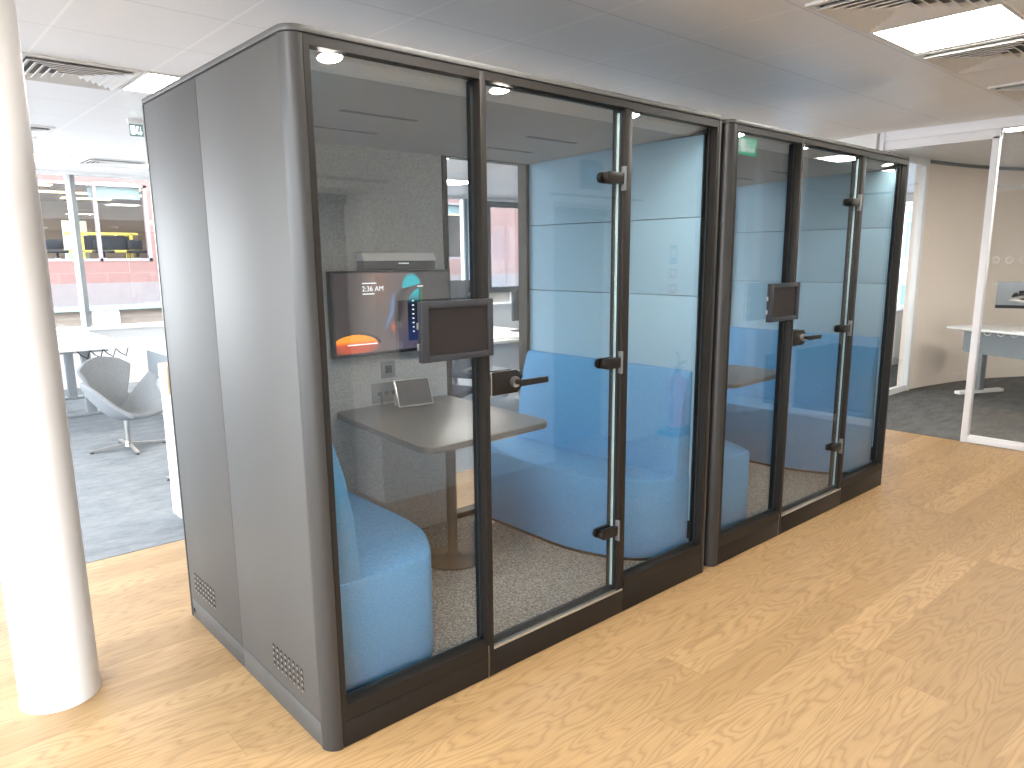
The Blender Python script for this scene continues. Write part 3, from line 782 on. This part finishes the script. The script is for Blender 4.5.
# sockets on the felt wall
t = thing('socket_plate', 'small square dark plate on felt wall under the screen', 'socket', (1.066, 1.285, .99))
box('plate', M['liftd'], 1.023, 1.108, 1.279, 1.285, .995, 1.083, t, .002); box('insert', M['dark'], 1.045, 1.086, 1.276, 1.279, 1.02, 1.06, t, .001)
t = thing('socket_plate', 'wide dark double socket on felt wall behind the tablet', 'socket', (1.066, 1.285, .86))
box('plate', M['liftd'], .962, 1.168, 1.279, 1.285, .868, .972, t, .002)
b = B()
for k in range(4): bx(b, .995 + k * .042, 1.018 + k * .042, 1.276, 1.279, .905, .925)
obj('outlet', b, M['dark'], t)
b = B(); tube(b, [(1.01, 1.270, .905), (1.005, 1.255, .88), (1.0, 1.25, .8635)], .003, 8)
recentre(tag(obj('power_cable', b, M['black']), 'thin black cable dropping from the double socket to the table', 'cable'))
# conference tablet on the table
t = thing('conference_tablet', 'tilted tablet console with pale edge on the near pod table', 'tablet', (1.105, 1.12, .86))
A = Matrix.Translation((1.108, 1.088, .868)) @ Matrix.Rotation(math.radians(-9), 4, 'Z') @ Matrix.Rotation(math.radians(-24), 4, 'X')
b = B(); bx(b, -.098, .098, 0, .014, 0, .145, .004); b.transform(A); obj('body', b, M['steel'], t)
b = B(); bx(b, -.092, .092, -.0012, .0002, .006, .139); b.transform(A); obj('screen', b, M['dark'], t)
b = B(); prism(b, [(.022, -.004), (.085, -.004), (.062, .085)], -.088, .088, 'x', .003); b.transform(Matrix.Translation((1.108, 1.092, .866)) @ Matrix.Rotation(math.radians(-9), 4, 'Z')); obj('stand', b, M['white'], t)

# booking panels on the mullions
def booking(ox, label):
    t = thing('booking_panel', label, 'tablet', (ox + .55, -.01, 1.27), 'room booking panels')
    b = B()
    fx0, fx1, fz0, fz1 = .398, .703, 1.268, 1.470
    bx(b, ox + fx0, ox + fx1, -.016, -.004, fz0, fz1, .003)
    bx(b, ox + .60, ox + .705, -.004, .0, 1.29, 1.45)
    obj('housing', b, M['dark'], t)
    b = B()
    for a in ((fx0, fx0 + .030, fz0, fz1), (fx1 - .022, fx1, fz0, fz1), (fx0 + .03, fx1 - .022, fz0, fz0 + .022), (fx0 + .03, fx1 - .022, fz1 - .022, fz1)): bx(b, ox + a[0], ox + a[1], -.028, -.016, a[2], a[3], .002)
    obj('bezel', b, M['dark'], t)
    box('screen', M['scroff'], ox + fx0 + .031, ox + fx1 - .023, -.020, -.0165, fz0 + .023, fz1 - .023, t)
    b = B()
    for zz in (1.31, 1.38): bx(b, ox + fx0 - .006, ox + fx0 + .001, -.014, -.006, zz, zz + .022, .001)
    obj('side_button', b, M['steel'], t)
    return t
booking(0, 'blank booking panel beside the near pod door handle')
booking(POD2, 'blank booking panel beside the far pod door handle')

# ------------------------------------------------------------------ extinguisher and signs by the lobby wall (mirrored in the glass)
EX, EY = 4.52, -1.86
t = thing('fire_extinguisher', 'red fire extinguisher by the lobby wall, mirrored in near pod glass', 'extinguisher', (EX, EY, .06))
b = B(); lathe(b, (EX, EY, .075), [(.070, 0), (.083, .012), (.085, .40), (.075, .45), (.03, .48), (.024, .51)], 32); obj('cylinder', b, M['red'], t)
b = B(); cyl(b, (EX, EY, .60), .02, .05); bar(b, (EX - .03, EY, .63), (EX + .11, EY, .67), .02, .02); bar(b, (EX - .03, EY, .60), (EX + .09, EY, .615), .02, .012); obj('valve_handle', b, M['black'], t)
b = B(); tube(b, [(EX - .02, EY, .60), (EX - .085, EY + .01, .57), (EX - .11, EY + .02, .45), (EX - .105, EY + .02, .25), (EX - .10, EY + .02, .12)], .011, 10); obj('hose', b, M['black'], t)
t = thing('extinguisher_stand', 'black stand holding the red fire extinguisher', 'stand', (EX, EY, 0))
b = B(); bx(b, EX - .16, EX + .22, EY - .11, EY + .12, .0, .05, .02); cyl(b, (EX, EY, .06), .09, .03); obj('base', b, M['black'], t)
b = B(); tube(b, [(EX + .10, EY - .07, .04), (EX + .105, EY - .07, .72), (EX + .06, EY - .07, .75)], .011); obj('post', b, M['black'], t)
for k, (z0, z1, mt, lab, cat) in enumerate(((1.55, 1.72, 'signblue', 'blue and white notice above extinguisher, topmost of three', 'sign'), (1.42, 1.51, 'signred', 'small red notice above extinguisher, middle of three', 'sign'), (1.28, 1.37, 'signred', 'small red notice above extinguisher, lowest of three', 'sign'))):
    t = thing('wall_sign', lab, cat, (4.58, YW, z0))
    box('plate', M[mt], 4.53, 4.64, YW, YW + .004, z0, z1, t)
    b = B(); bx(b, 4.555, 4.615, YW + .004, YW + .006, z0 + (z1 - z0) * .35, z0 + (z1 - z0) * .75); obj('symbol', b, M['paper'], t)

# ------------------------------------------------------------------ office furniture behind, left
def desk(name, x0, x1, y0, y1, z, label, legs, modesty=None):
    t = thing(name, label, 'desk', ((x0 + x1) / 2, (y0 + y1) / 2, 0), 'white office desks')
    box('desktop', M['desk'], x0, x1, y0, y1, z - .028, z, t, .004)
    for (lx, ly, dx, dy) in legs:
        b = B(); bx(b, lx - .045, lx + .045, ly - .03, ly + .03, .03, z - .028, .004); obj('leg', b, M['deskleg'], t)
        b = B(); bx(b, lx - .04 - dx, lx + .04 + dx, ly - .035 - dy, ly + .035 + dy, .003, .035, .006); obj('foot', b, M['deskleg'], t)
    b = B(); bx(b, x0 + .12, x1 - .12, (y0 + y1) / 2 - .02, (y0 + y1) / 2 + .02, z - .10, z - .03); obj('beam', b, M['deskleg'], t)
    if modesty: box('modesty_panel', M['modesty'], *modesty, t)
    return t
desk('desk', -.85, 1.085, 6.22, 7.25, .765, 'white desk behind the grey lounge chair, front one of two', [(.75, 6.75, .42, 0), (-.6, 6.75, .42, 0)])
desk('desk', -.85, 1.085, 7.27, 8.32, .765, 'white desk against the rear window sill, left of pods', [(.80, 7.9, .42, 0), (-.6, 7.9, .42, 0)])
desk('desk', 1.105, 2.75, 5.20, 6.9, .77, 'white desk whose corner shows just behind near pod', [(1.32, 6.0, 0, .4), (2.5, 6.0, 0, .4)], (1.2, 1.23, 5.3, 6.2, .36, .72))
b = B()
for k in range(4):
    x = .62 + k * .12; tube(b, [(x, 6.55, .733), (x + .05, 6.52, .66), (x + .11, 6.55, .62), (x + .15, 6.60, .70), (x + .17, 6.62, .733)], .006, 6)
recentre(tag(obj('cable_bundle', b, M['dark']), 'dark cables looping below the front white desk', 'cable'))

def swan(name, x, y, rot, label):
    t = thing(name, label, 'lounge chair', (x, y, 0), 'grey lounge chairs by the white desks')
    b = B(); nu, nv = 26, 34
    path = [(-.29, .405), (-.20, .395), (-.08, .37), (.06, .36), (.15, .40), (.195, .50), (.225, .62), (.245, .73), (.255, .795)]
    wid = [.15, .24, .28, .265, .17, .150, .205, .255, .165]
    arm = [.0, .11, .25, .31, .14, .0, .0, -.01, -.03]
    outw = [.0, .02, .05, .075, .05, .0, .0, .0, .0]
    curl = [0, 0, 0, .0, .02, .05, .06, .05, .02]
    def interp(A, s):
        i = min(int(s), len(A) - 2); f = s - i; f = f * f * (3 - 2 * f) * .5 + f * .5
        if isinstance(A[0], tuple): return tuple(A[i][k] + (A[i + 1][k] - A[i][k]) * f for k in range(2))
        return A[i] + (A[i + 1] - A[i]) * f
    rows = []
    for j in range(nv + 1):
        s = j / nv * (len(path) - 1)
        p = interp(path, s); w = interp(wid, s); a = interp(arm, s); ow = interp(outw, s); cr = interp(curl, s)
        row = []
        for i in range(nu + 1):
            u = i / nu * 2 - 1; e = abs(u) ** 1.9
            row.append(b.verts.new((u * w + math.copysign(ow * e, u), p[0] - cr * abs(u) ** 2, .795 + (p[1] + a * e - .795) * 1.22)))
        rows.append(row)
    for j in range(nv):
        for i in range(nu): b.faces.new((rows[j][i], rows[j][i + 1], rows[j + 1][i + 1], rows[j + 1][i]))
    bmesh.ops.recalc_face_normals(b, faces=b.faces[:])
    R = Matrix.Translation((x, y, 0)) @ Matrix.Rotation(rot, 4, 'Z')
    b.transform(R)
    o = obj('shell', b, M['chair'], t)
    sd = o.modifiers.new('thick', 'SOLIDIFY'); sd.thickness = .038; sd.offset = 0
    ss = o.modifiers.new('smooth', 'SUBSURF'); ss.levels = 1; ss.render_levels = 1
    b = B(); cyl(b, (0, 0, .15), .020, .26); cyl(b, (0, 0, .045), .035, .04, r2=.024); b.transform(R); obj('post', b, M['steel'], t)
    for k in range(4):
        a = PI / 4 + .35 + k * PI / 2
        b = B(); bar(b, (0, 0, .045), (.30 * math.cos(a), .30 * math.sin(a), .018), .030, .018); b.transform(R); leg = obj('leg', b, M['steel'], t)
        b = B(); cyl(b, (.285 * math.cos(a), .285 * math.sin(a), .009), .016, .012); b.transform(R); obj('glide', b, M['black'], leg)
    return t
swan('lounge_chair', .64, 4.90, math.radians(24), 'grey shell lounge chair in full view beside the white column')
swan('lounge_chair', .87, 3.58, math.radians(101), 'grey shell lounge chair half hidden by near pod and cabinet')

t = thing('storage_cabinet', 'white cabinet with oak open top peeking out behind near pod', 'cabinet', (1.0, 2.9, 0))
b = B(); bx(b, .385, 1.6, 2.70, 2.87, .004, .80, .004); obj('carcass', b, M['white'], t)
b = B(); bx(b, .382, 1.6, 2.70, 2.87, .801, .98, .003); obj('oak_tray', b, M['oak'], t)
b = B()
for k in range(3): bx(b, .40 + k * .4, .79 + k * .4, 2.690, 2.699, .03, .79, .002)
obj('door', b, M['white'], t)

# things seen through the near pod's rear window
desk('desk', 3.30, 4.75, 3.55, 4.35, .80, 'white desk with papers seen through near pod rear window', [(3.45, 3.95, 0, .3), (4.6, 3.95, 0, .3)])
desk('desk', 3.30, 4.75, 4.40, 5.2, .80, 'white desk behind the paper strewn one, through near pod window', [(3.45, 4.8, 0, .3), (4.6, 4.8, 0, .3)])
def monitor(x, y, z, rot, w, h, label, stand=True, desk_z=.8, group='monitors beyond the near pod'):
    t = thing('monitor', label, 'monitor', (x, y, desk_z), group)
    R = Matrix.Translation((x, y, 0)) @ Matrix.Rotation(rot, 4, 'Z')
    b = B(); bx(b, -w / 2, w / 2, -.012, .012, z, z + h, .004); bx(b, -w * .3, w * .3, .012, .03, z + h * .2, z + h * .8, .006); b.transform(R); obj('casing', b, M['dark'], t)
    b = B(); bx(b, -w / 2 + .008, w / 2 - .008, -.0135, -.0122, z + .012, z + h - .008); b.transform(R); obj('screen', b, M['scroff'], t)
    b = B(); cyl(b, (0, .055, z + h / 2), .03, .05, 'y', 20); bar(b, (0, .07, z + h / 2), (0, .075, desk_z + .01), .035, .03); b.transform(R); obj('arm', b, M['steel'], t)
    b = B(); bx(b, -.10, .10, -.02, .15, desk_z + .0005, desk_z + .012, .004); b.transform(R); obj('foot', b, M['dark'], t)
    return t
monitor(3.50, 4.30, .99, math.radians(15), .52, .33, 'dark monitor left of the mullion, beyond near pod window')
monitor(4.60, 4.10, .93, math.radians(10), .50, .34, 'dark monitor at right of near pod window beside blue panel')
monitor(4.45, 4.95, 1.02, math.radians(180 - 8), .56, .34, 'monitor seen from behind with round mount, between the dark ones')
random.seed(3)
for k in range(5):
    b = B(); bx(b, -.10, .10, -.14, .14, 0, .004 + .008 * (k % 3)); b.transform(Matrix.Rotation(random.uniform(-.6, .6), 4, 'Z'))
    o = obj('paper_stack', b, M['paper']); o.location = (3.62 + k * .22, 3.72 + .09 * (k % 2), .8005)
    tag(o, 'white papers lying on the desk behind near pod rear window', 'paper', 'papers on the desk')
def office_chair(x, y, rot, label, k=0):
    t = thing('office_chair', label, 'office chair', (x, y, 0))
    R = Matrix.Translation((x, y, 0)) @ Matrix.Rotation(rot, 4, 'Z')
    b = B(); prism(b, rounded_rect(-.24, .24, -.24, .23, .08), .43, .49, bev=.015); b.transform(R); obj('seat', b, M['mesh'], t)
    b = B(); nu, nv = 12, 10
    rows = [[b.verts.new(((i / nu - .5) * (.46 - .06 * (j / nv)), .25 + .05 * math.sin(j / nv * PI) - .06 * (1 - (2 * i / nu - 1) ** 2) * -.5 + .05 * j / nv, .55 + .5 * j / nv)) for i in range(nu + 1)] for j in range(nv + 1)]
    for j in range(nv):
        for i in range(nu): b.faces.new((rows[j][i], rows[j][i + 1], rows[j + 1][i + 1], rows[j + 1][i]))
    b.transform(R); o = obj('backrest', b, M['mesh'], t); sd = o.modifiers.new('thick', 'SOLIDIFY'); sd.thickness = .025
    b = B(); tube(b, [(0, .20, .44), (0, .33, .50), (0, .335, .80)], .02); b.transform(R); obj('back_bar', b, M['black'], t)
    for s in (-1, 1):
        b = B(); tube(b, [(s * .22, .05, .45), (s * .30, .05, .50), (s * .30, .04, .66)], .014); bx(b, s * .30 - .035, s * .30 + .035, -.14, .12, .66, .69, .008); b.transform(R); obj('armrest', b, M['black'], t)
    b = B(); cyl(b, (0, 0, .26), .028, .36); b.transform(R); obj('gas_lift', b, M['steel'], t)
    for q in range(5):
        a = 2 * PI * q / 5 + .3
        b = B(); bar(b, (0, 0, .105), (.31 * math.cos(a), .31 * math.sin(a), .075), .045, .03); b.transform(R); lg = obj('leg', b, M['steel'] if k else M['black'], t)
        b = B(); cyl(b, (.30 * math.cos(a), .30 * math.sin(a), .030), .029, .04, 'x' if q % 2 else 'y', 16); b.transform(R); obj('castor', b, M['black'], lg)
    return t
office_chair(2.73, 3.16, math.radians(-60), 'black mesh office chair below the monitor left of near pod mullion')

# glazed room at right
Rr = Matrix.Rotation(math.radians(-62), 4, 'Z')
t = thing('desk', 'white desk with grey modesty panel in glazed room at right', 'desk', (8.9, .4, 0), 'white office desks')
# desk frame: long edge runs from (8.58, 1.10) towards (8.1, .05)
P0 = Vector((8.60, 1.08, 0)); du = Vector((-.42, -.907, 0)).normalized(); dv = Vector((.907, -.42, 0)).normalized()
T = Matrix(((du.x, dv.x, 0, P0.x), (du.y, dv.y, 0, P0.y), (0, 0, 1, 0), (0, 0, 0, 1)))
def loc_obj(name, fn, mat, par):
    b = B(); fn(b); b.transform(T); bmesh.ops.recalc_face_normals(b, faces=b.faces[:]); return obj(name, b, mat, par)
loc_obj('desktop', lambda b: bx(b, 0, 1.7, 0, .75, .765, .79, .004), M['desk'], t)
for u in (.22, 1.5):
    loc_obj('leg', lambda b: bx(b, u - .04, u + .04, .30, .38, .04, .765, .004), M['deskleg'], t)
    loc_obj('foot', lambda b: bx(b, u - .04, u + .04, .02, .70, .003, .04, .006), M['white'], t)
loc_obj('modesty_panel', lambda b: bx(b, .16, 1.55, .10, .12, .50, .74), M['modesty'], t)
loc_obj('beam', lambda b: bx(b, .2, 1.52, .31, .36, .70, .76), M['deskleg'], t)
t = thing('monitor', 'monitor on an arm above the desk in the glazed room', 'monitor', (9.0, .3, .79))
MT = Matrix.Translation((8.74, .36, 1.17)) @ Matrix.Rotation(math.radians(-75), 4, 'Z') @ Matrix.Rotation(math.radians(12), 4, 'X')
def mo(name, fn, mat):
    b = B(); fn(b); b.transform(MT); return obj(name, b, mat, t)
mo('casing', lambda b: bx(b, -.27, .27, -.012, .012, -.15, .15, .004), M['deskleg'])
mo('bottom_edge', lambda b: bx(b, -.27, .27, -.020, -.0125, -.15, -.115, .002), M['dark'])
def mnt(b):
    bx(b, -.055, .055, -.022, -.0125, -.055, .055, .003); cyl(b, (0, -.045, 0), .03, .05, 'y', 18); bx(b, -.12, .12, -.07, -.05, -.018, .018, .006)
    for s in (-1, 1): cyl(b, (s * .085, -.06, .01), .028, .05, 'y', 16)
mo('mount', mnt, M['black'])
b = B(); tube(b, [MT @ Vector((0, -.06, 0)), MT @ Vector((-.14, -.12, -.02)), (8.70, .18, 1.08), (8.72, .16, .80)], .018); bx(b, 8.66, 8.78, .10, .22, .7905, .802, .003); obj('arm', b, M['steel'], t)
office_chair(7.42, -.47, math.radians(40), 'office chair at right edge in glazed room with pale base', 1)
# slotted white strip high on the curved wall
t = thing('wall_strip', 'slotted white strip high on the beige curved wall', 'vent', (10.0, 1.0, 2.42))
g0, g1 = Vector((9.85, 1.085, 0)), Vector((10.55, .755, 0)); gd = (g1 - g0).normalized(); gn = Vector((gd.y, -gd.x, 0))
b = B(); bar(b, g0 + gn * .012 + Vector((0, 0, 2.46)), g1 + gn * .012 + Vector((0, 0, 2.46)), .08, .012); obj('backing', b, M['vent'], t)
b = B()
for k in range(14):
    p = g0 + gd * (.03 + k * .05) + gn * .022; bar(b, p + Vector((0, 0, 2.43)), p + Vector((0, 0, 2.49)), .022, .008)
obj('slat', b, M['white'], t)

# beyond window_5: low white cabinet and round tan stool top
t = thing('low_cabinet', 'white low cabinet seen past the right end of far pod', 'cabinet', (10.9, 2.6, 0))
box('carcass', M['white'], 10.2, 11.9, 2.30, 2.75, .02, .80, t, .004)
box('worktop', M['white'], 10.18, 11.92, 2.27, 2.77, .80, .83, t, .003)
b = B()
for k in range(3): bx(b, 10.22 + k * .56, 10.75 + k * .56, 2.288, 2.299, .04, .79, .003)
obj('door', b, M['white'], t)
t = thing('round_side_table', 'tan round table top beyond the white low cabinet', 'table', (11.9, 3.6, 0))
b = B(); cyl(b, (11.9, 3.6, 1.09), .45, .03, seg=40); obj('tabletop', b, M['oak'], t)
b = B(); cyl(b, (11.9, 3.6, .54), .03, 1.07); obj('pole', b, M['steel'], t)
b = B(); cyl(b, (11.9, 3.6, .012), .28, .018, seg=40); obj('base', b, M['steel'], t)

# ------------------------------------------------------------------ building across the street
FY = 16.0
bl = thing('building', 'pink clad office building opposite the rear windows', 'building', (8, FY + 3, -3))
wins = [(1.5, 4.1), (4.55, 8.4), (8.9, 13.0)]
b = B()
bx(b, 1.25, 18.5, FY, FY + .35, 3.23, 7.5); bx(b, 1.25, 18.5, FY, FY + .35, 1.14, 1.60)
edges = [1.25] + [v for w in wins for v in w] + [18.5]
for i in range(0, len(edges), 2): bx(b, edges[i], edges[i + 1], FY, FY + .35, 1.60, 3.23)
obj('cladding', b, M['facade'], bl)
b = B(); bx(b, 1.25, 18.5, FY - .02, FY + .33, .66, 1.14); bx(b, 1.25, 18.5, FY + .1, FY + .35, -3, -.4); obj('stone_band', b, M['facgrey'], bl)
b = B(); bx(b, 1.25, 18.5, FY - .10, FY + .2, .56, .66); obj('ledge', b, M['teal'], bl)
b = B(); bx(b, 1.25, 18.5, FY + .15, FY + .2, -.4, .56); obj('lower_glazing', b, M['fwall'], bl)
b = B()
for k in range(11): bx(b, 1.3 + k * 1.5, 1.8 + k * 1.5, FY - .02, FY + .16, -.4, .56)
obj('pier', b, M['wall'], bl)
box('room_back', M['fwall'], 1.25, 18.5, FY + 6.5, FY + 6.6, 1.2, 3.6, bl)
box('room_ceiling', M['fwall'], 1.25, 18.5, FY + .35, FY + 6.5, 3.26, 3.3, bl)
box('room_floor', M['facgrey'], 1.25, 18.5, FY + .35, FY + 6.5, 1.5, 1.56, bl)
for x0, x1 in wins:
    b = B()
    for a in ((x0, x0 + .07, 1.6, 3.23), (x1 - .07, x1, 1.6, 3.23), (x0, x1, 1.6, 1.66), (x0, x1, 3.17, 3.23), ((x0 + x1) / 2 + .25, (x0 + x1) / 2 + .31, 1.6, 3.23)): bx(b, a[0], a[1], FY - .01, FY + .12, a[2], a[3])
    w = obj('window_frame', b, M['farframe'], bl)
    b = B(); bx(b, x0, x1, FY + .05, FY + .06, 1.6, 3.23); obj('window_pane', b, M['farglass'], w)
    b = B(); bx(b, x0 + (x1 - x0) * .57, x1 - .1, FY + .14, FY + .16, 2.93, 3.17); obj('blind', b, M['teal'], w)
for k in range(8):
    for j in range(3):
        xx = 1.4 + k * 2.0 + (j % 2) * 1.1; b = B(); bx(b, xx, xx + 1.15, FY + 1.2 + j * 1.8, FY + 1.5 + j * 1.8, 3.235, 3.255); obj('ceiling_lamp', b, M['lamp_far'], bl)
t = thing('metal_rack', 'yellow metal rack in a window of the building opposite', 'rack', (3.4, FY + 1.2, 1.56))
b = B()
for x in (2.95, 3.95):
    for yy in (FY + 1.0, FY + 1.4): bx(b, x - .03, x + .03, yy - .03, yy + .03, 1.56, 2.22)
for zz in (1.80, 2.19):
    for yy in (FY + 1.0, FY + 1.4): bx(b, 2.7, 4.1, yy - .03, yy + .03, zz, zz + .05)
obj('frame', b, M['yellow'], t)
b = B(); bx(b, 2.98, 3.92, FY + 1.03, FY + 1.37, 1.85, 2.16); obj('load', b, M['dark'], t)
for i, (x, w_) in enumerate(((1.75, .45), (2.75, .5))):
    b = B(); bx(b, x, x + w_, FY + 1.8, FY + 1.86, 1.561, 2.52, .02)
    recentre(tag(obj('partition_screen', b, M['palegreen']), ['pale green screen in opposite building, left of the mullion', 'pale green screen in opposite building, beside the yellow rack'][i], 'screen'))
for i, x in enumerate((2.4, 3.3, 4.0)):
    t = thing('swivel_chair', 'white based chair in a window of the building opposite', 'chair', (x, FY + .75, 1.56), 'white based chairs across the street')
    b = B()
    for q in range(5):
        a = 2 * PI * q / 5 + i; bar(b, (x, FY + .75, 1.66), (x + .32 * math.cos(a), FY + .75 + .2 * math.sin(a), 1.58), .05, .04)
    obj('base', b, M['white'], t)
    b = B(); bx(b, x - .20, x + .20, FY + .58, FY + .92, 1.78, 1.84, .025); bx(b, x - .16, x + .16, FY + .9, FY + .95, 1.86, 2.08, .02); cyl(b, (x, FY + .75, 1.73), .03, .14); obj('seat', b, M['dark'], t)

# pale building beyond the right-hand window
bw = thing('building', 'white building with blue windows beyond the far right office', 'building', (21, 6, -3))
box('facade', M['whitefac'], 20, 20.4, -6, 22, -3, 9, bw)
b = B()
for z in (-.4, 1.55, 3.3):
    y = -5.6
    while y < 21: bx(b, 19.96, 20.0, y, y + 1.1, z, z + 1.25); y += 2.1
obj('window', b, M['bluewin'], bw)
b = B()
for z in (1.1, 2.95, 4.8): bx(b, 19.8, 20.0, -6, 22, z, z + .14)
obj('string_course', b, M['wall'], bw)
sbox('floor_street', M['facgrey'], -60, 70, -60, 80, -3.2, -3.0)

# ------------------------------------------------------------------ light
w = bpy.data.worlds.new('daylight'); S.world = w; w.use_nodes = True
nt = w.node_tree; nt.nodes.clear()
out = nt.nodes.new('ShaderNodeOutputWorld'); bg = nt.nodes.new('ShaderNodeBackground')
tcn = nt.nodes.new('ShaderNodeTexCoord'); sepn = nt.nodes.new('ShaderNodeSeparateXYZ'); nt.links.new(tcn.outputs['Generated'], sepn.inputs[0])
mr = nt.nodes.new('ShaderNodeMapRange'); mr.inputs[1].default_value = -.1; mr.inputs[2].default_value = .7; nt.links.new(sepn.outputs[2], mr.inputs[0])
nt.links.new(mixcol(nt, mr.outputs[0], (.94, .97, 1.0), (.74, .86, 1.0)), bg.inputs[0])
bg.inputs[1].default_value = 9.5
nt.links.new(bg.outputs[0], out.inputs[0])
def portal(name, loc, rot, sx, sy):
    l = bpy.data.lights.new(name, 'AREA'); l.shape = 'RECTANGLE'; l.size = sx; l.size_y = sy; l.cycles.is_portal = True
    o = bpy.data.objects.new(name, l); COL.objects.link(o); o.location = loc; o.rotation_euler = rot; return o
portal('window_portal', (XL - .25, (YF + YB) / 2, 1.47), (0, -PI / 2, 0), 2.3, YB - YF)
portal('window_portal', ((XL + XR) / 2, YB + .3, 1.7), (-PI / 2, 0, 0), XR - XL, 1.95)

# ------------------------------------------------------------------ camera
f, cx, cy = 734.8293, 525.9575, 398.6474
yaw, pitch, roll = -.7352, -.1887, -.006
fw = Vector((-math.sin(yaw) * math.cos(pitch), math.cos(yaw) * math.cos(pitch), math.sin(pitch)))
rt = Vector((math.cos(yaw), math.sin(yaw), 0)); up = rt.cross(fw)
r2 = math.cos(roll) * rt + math.sin(roll) * up; u2 = -math.sin(roll) * rt + math.cos(roll) * up
cam = bpy.data.cameras.new('camera'); co = bpy.data.objects.new('camera', cam); COL.objects.link(co)
cam.sensor_fit = 'HORIZONTAL'; cam.sensor_width = 36; cam.lens = f / 1024 * 36
cam.shift_x = (512 - cx) / 1024; cam.shift_y = (cy - 384) / 1024
cam.clip_start = .05; cam.clip_end = 200
m = Matrix.Identity(4)
for i in range(3): m[i][0] = r2[i]; m[i][1] = u2[i]; m[i][2] = -fw[i]
m[0][3], m[1][3], m[2][3] = -.9628, -2.0392, 1.6082
co.matrix_world = m
S.camera = co

S.view_settings.view_transform = 'Standard'; S.view_settings.look = 'None'
S.view_settings.gamma = 1; S.view_settings.use_curve_mapping = False
S.view_settings.exposure = 0.6
S.cycles.use_denoising = True
S.cycles.max_bounces = 10; S.cycles.diffuse_bounces = 5; S.cycles.glossy_bounces = 5; S.cycles.transparent_max_bounces = 24
S.cycles.caustics_reflective = False; S.cycles.caustics_refractive = False
S.cycles.sample_clamp_indirect = 6
